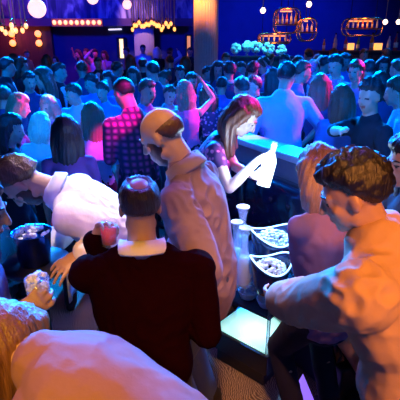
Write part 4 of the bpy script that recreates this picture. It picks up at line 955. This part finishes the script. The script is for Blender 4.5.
for px, py, d, x, y, z in ((57, 110, 4.25, 2.5, 6.5, 3.6), (112, 140, 3.75, .3, 2.4, 4.2), (148, 90, 4.5, 4.0, 6.5, 3.5), (20, 100, 4.2, 1.0, 7.0, 3.6), (196, 95, 4.9, 4.5, 6.0, 3.6), (206, 106, 5.2, 4.0, 6.8, 3.8), (210, 147, 2.9, 3.4, 4.0, 4.2), (309, 100, 4.4, 5.0, 5.6, 3.6), (344, 84, 5.2, 5.5, 7.0, 3.6), (263, 64, 6.6, 5.5, 8.0, 3.5), (356, 62, 5.3, 5.8, 6.5, 3.6), (82, 54, 13.4, -2.5, 12.0, 4.2), (93, 54, 13.4, -2.0, 12.0, 4.2)):
    lamp('magenta_beam', 'SPOT', (x, y, z), at_depth(px, py, d), MAG, 2200, .03, 7 if d < 10 else 22, .4) if d < 10 else lamp('stage_pink', 'SPOT', (x, y, z), at_depth(px, py, d), MAG, 160, .05, 22, .4)
lamp('blue_wall', 'SPOT', (2.2, 10.5, 4.4), (2.8, YB, 2.0), (.0, .035, 1), 1500, .3, 80, .9)
lamp('blue_wall', 'SPOT', (-4, 10.5, 4.4), (-3.5, YB, 2.4), (.0, .02, 1), 1000, .3, 110, .9)
lamp('mural_wash', 'SPOT', (-4, 14.0, 4.6), (-5, YB, 4.1), (.35, .25, 1), 130, .2, 120, .9)
lamp('bar_glow', 'POINT', (-6.2, 14.4, 2.4), None, (1, .1, .14), 20, .2)
lamp('panel_glow', 'SPOT', (-1.9, 13.6, 4.3), (-2.0, YB, 2.4), (1, .5, .5), 260, .1, 40, .6)
lamp('column_warm', 'SPOT', (-.6, 9.3, 4.5), (.15, 10.8, 3.05), (1, .25, .05), 1700, .1, 32, .8)
lamp('flower_spot', 'SPOT', (1.3, 9.0, 4.3), (1.4, 10.3, 2.0), (.05, .7, 1), 900, .1, 32, .5)
lamp('key_warm', 'SPOT', (.95, -.4, 2.9), (.52, 1.4, 1.1), (1, .33, .06), 330, .2, 38, .6)
lamp('key_left', 'SPOT', (-.35, -.5, 2.7), (-.42, 1.1, 1.1), (1, .46, .03), 220, .15, 28, .6)
lamp('key_top', 'SPOT', (.1, 1.0, 3.9), (-.15, 1.9, 1.6), (1, .42, .16), 60, .12, 28, .6)
lamp('key_floor', 'SPOT', (.3, .9, 3.9), (.25, 2.05, 0), (1, .5, .22), 260, .12, 17, .5)
lamp('key_white', 'SPOT', (-.25, 2.9, 3.9), (-.6, 2.05, 1.35), (1, .78, .72), 480, .1, 18, .6)
lamp('key_hand', 'SPOT', (-.4, .5, 3.7), at_depth(66, 266, 2.02), (1, .42, .08), 150, .08, 9, .5)
lamp('key_head', 'SPOT', (-.1, .7, 3.9), at_depth(160, 122, 1.94), (1, .42, .1), 190, .08, 10, .6)
lamp('violet_front', 'SPOT', (-1.5, -.3, 3.3), (-.55, 2.0, 1.25), (.35, .2, 1), 170, .12, 16, .6)
lamp('lilac_fill', 'SPOT', (.6, 3.6, 3.4), (-.2, 1.5, 1.2), (.2, .1, 1), 190, .2, 80, .6)
lamp('violet_back', 'SPOT', (-.95, 2.7, 3.6), (-.35, .95, 1.2), (.32, .08, .9), 240, .12, 26, .6)
lamp('table_cyan', 'SPOT', (.8, 3.0, 3.6), (.42, 2.35, .8), (.12, .45, 1), 1100, .06, 15, .5)
lamp('bottle_glow', 'POINT', at_depth(266, 165, 2.62), None, (.5, .75, 1), 18, .05)
wd = bpy.data.worlds.new('dark_club'); SC.world = wd; wd.use_nodes = True
wd.node_tree.nodes['Background'].inputs[0].default_value = (.01, .015, .06, 1); wd.node_tree.nodes['Background'].inputs[1].default_value = .3
cam = bpy.data.cameras.new('camera'); co = bpy.data.objects.new('camera', cam); COL.objects.link(co)
co.location = tuple(CAM); co.rotation_euler = (math.radians(70), 0, 0); cam.sensor_width = 36; cam.lens = 36 * F / 400; cam.clip_start = .05
SC.camera = co
SC.view_settings.view_transform = 'Standard'; SC.view_settings.look = 'None'; SC.view_settings.gamma = 1; SC.view_settings.use_curve_mapping = False
SC.view_settings.exposure = 0.0
SC.cycles.use_denoising = True; SC.cycles.max_bounces = 6; SC.cycles.transmission_bounces = 6; SC.cycles.sample_clamp_indirect = 4
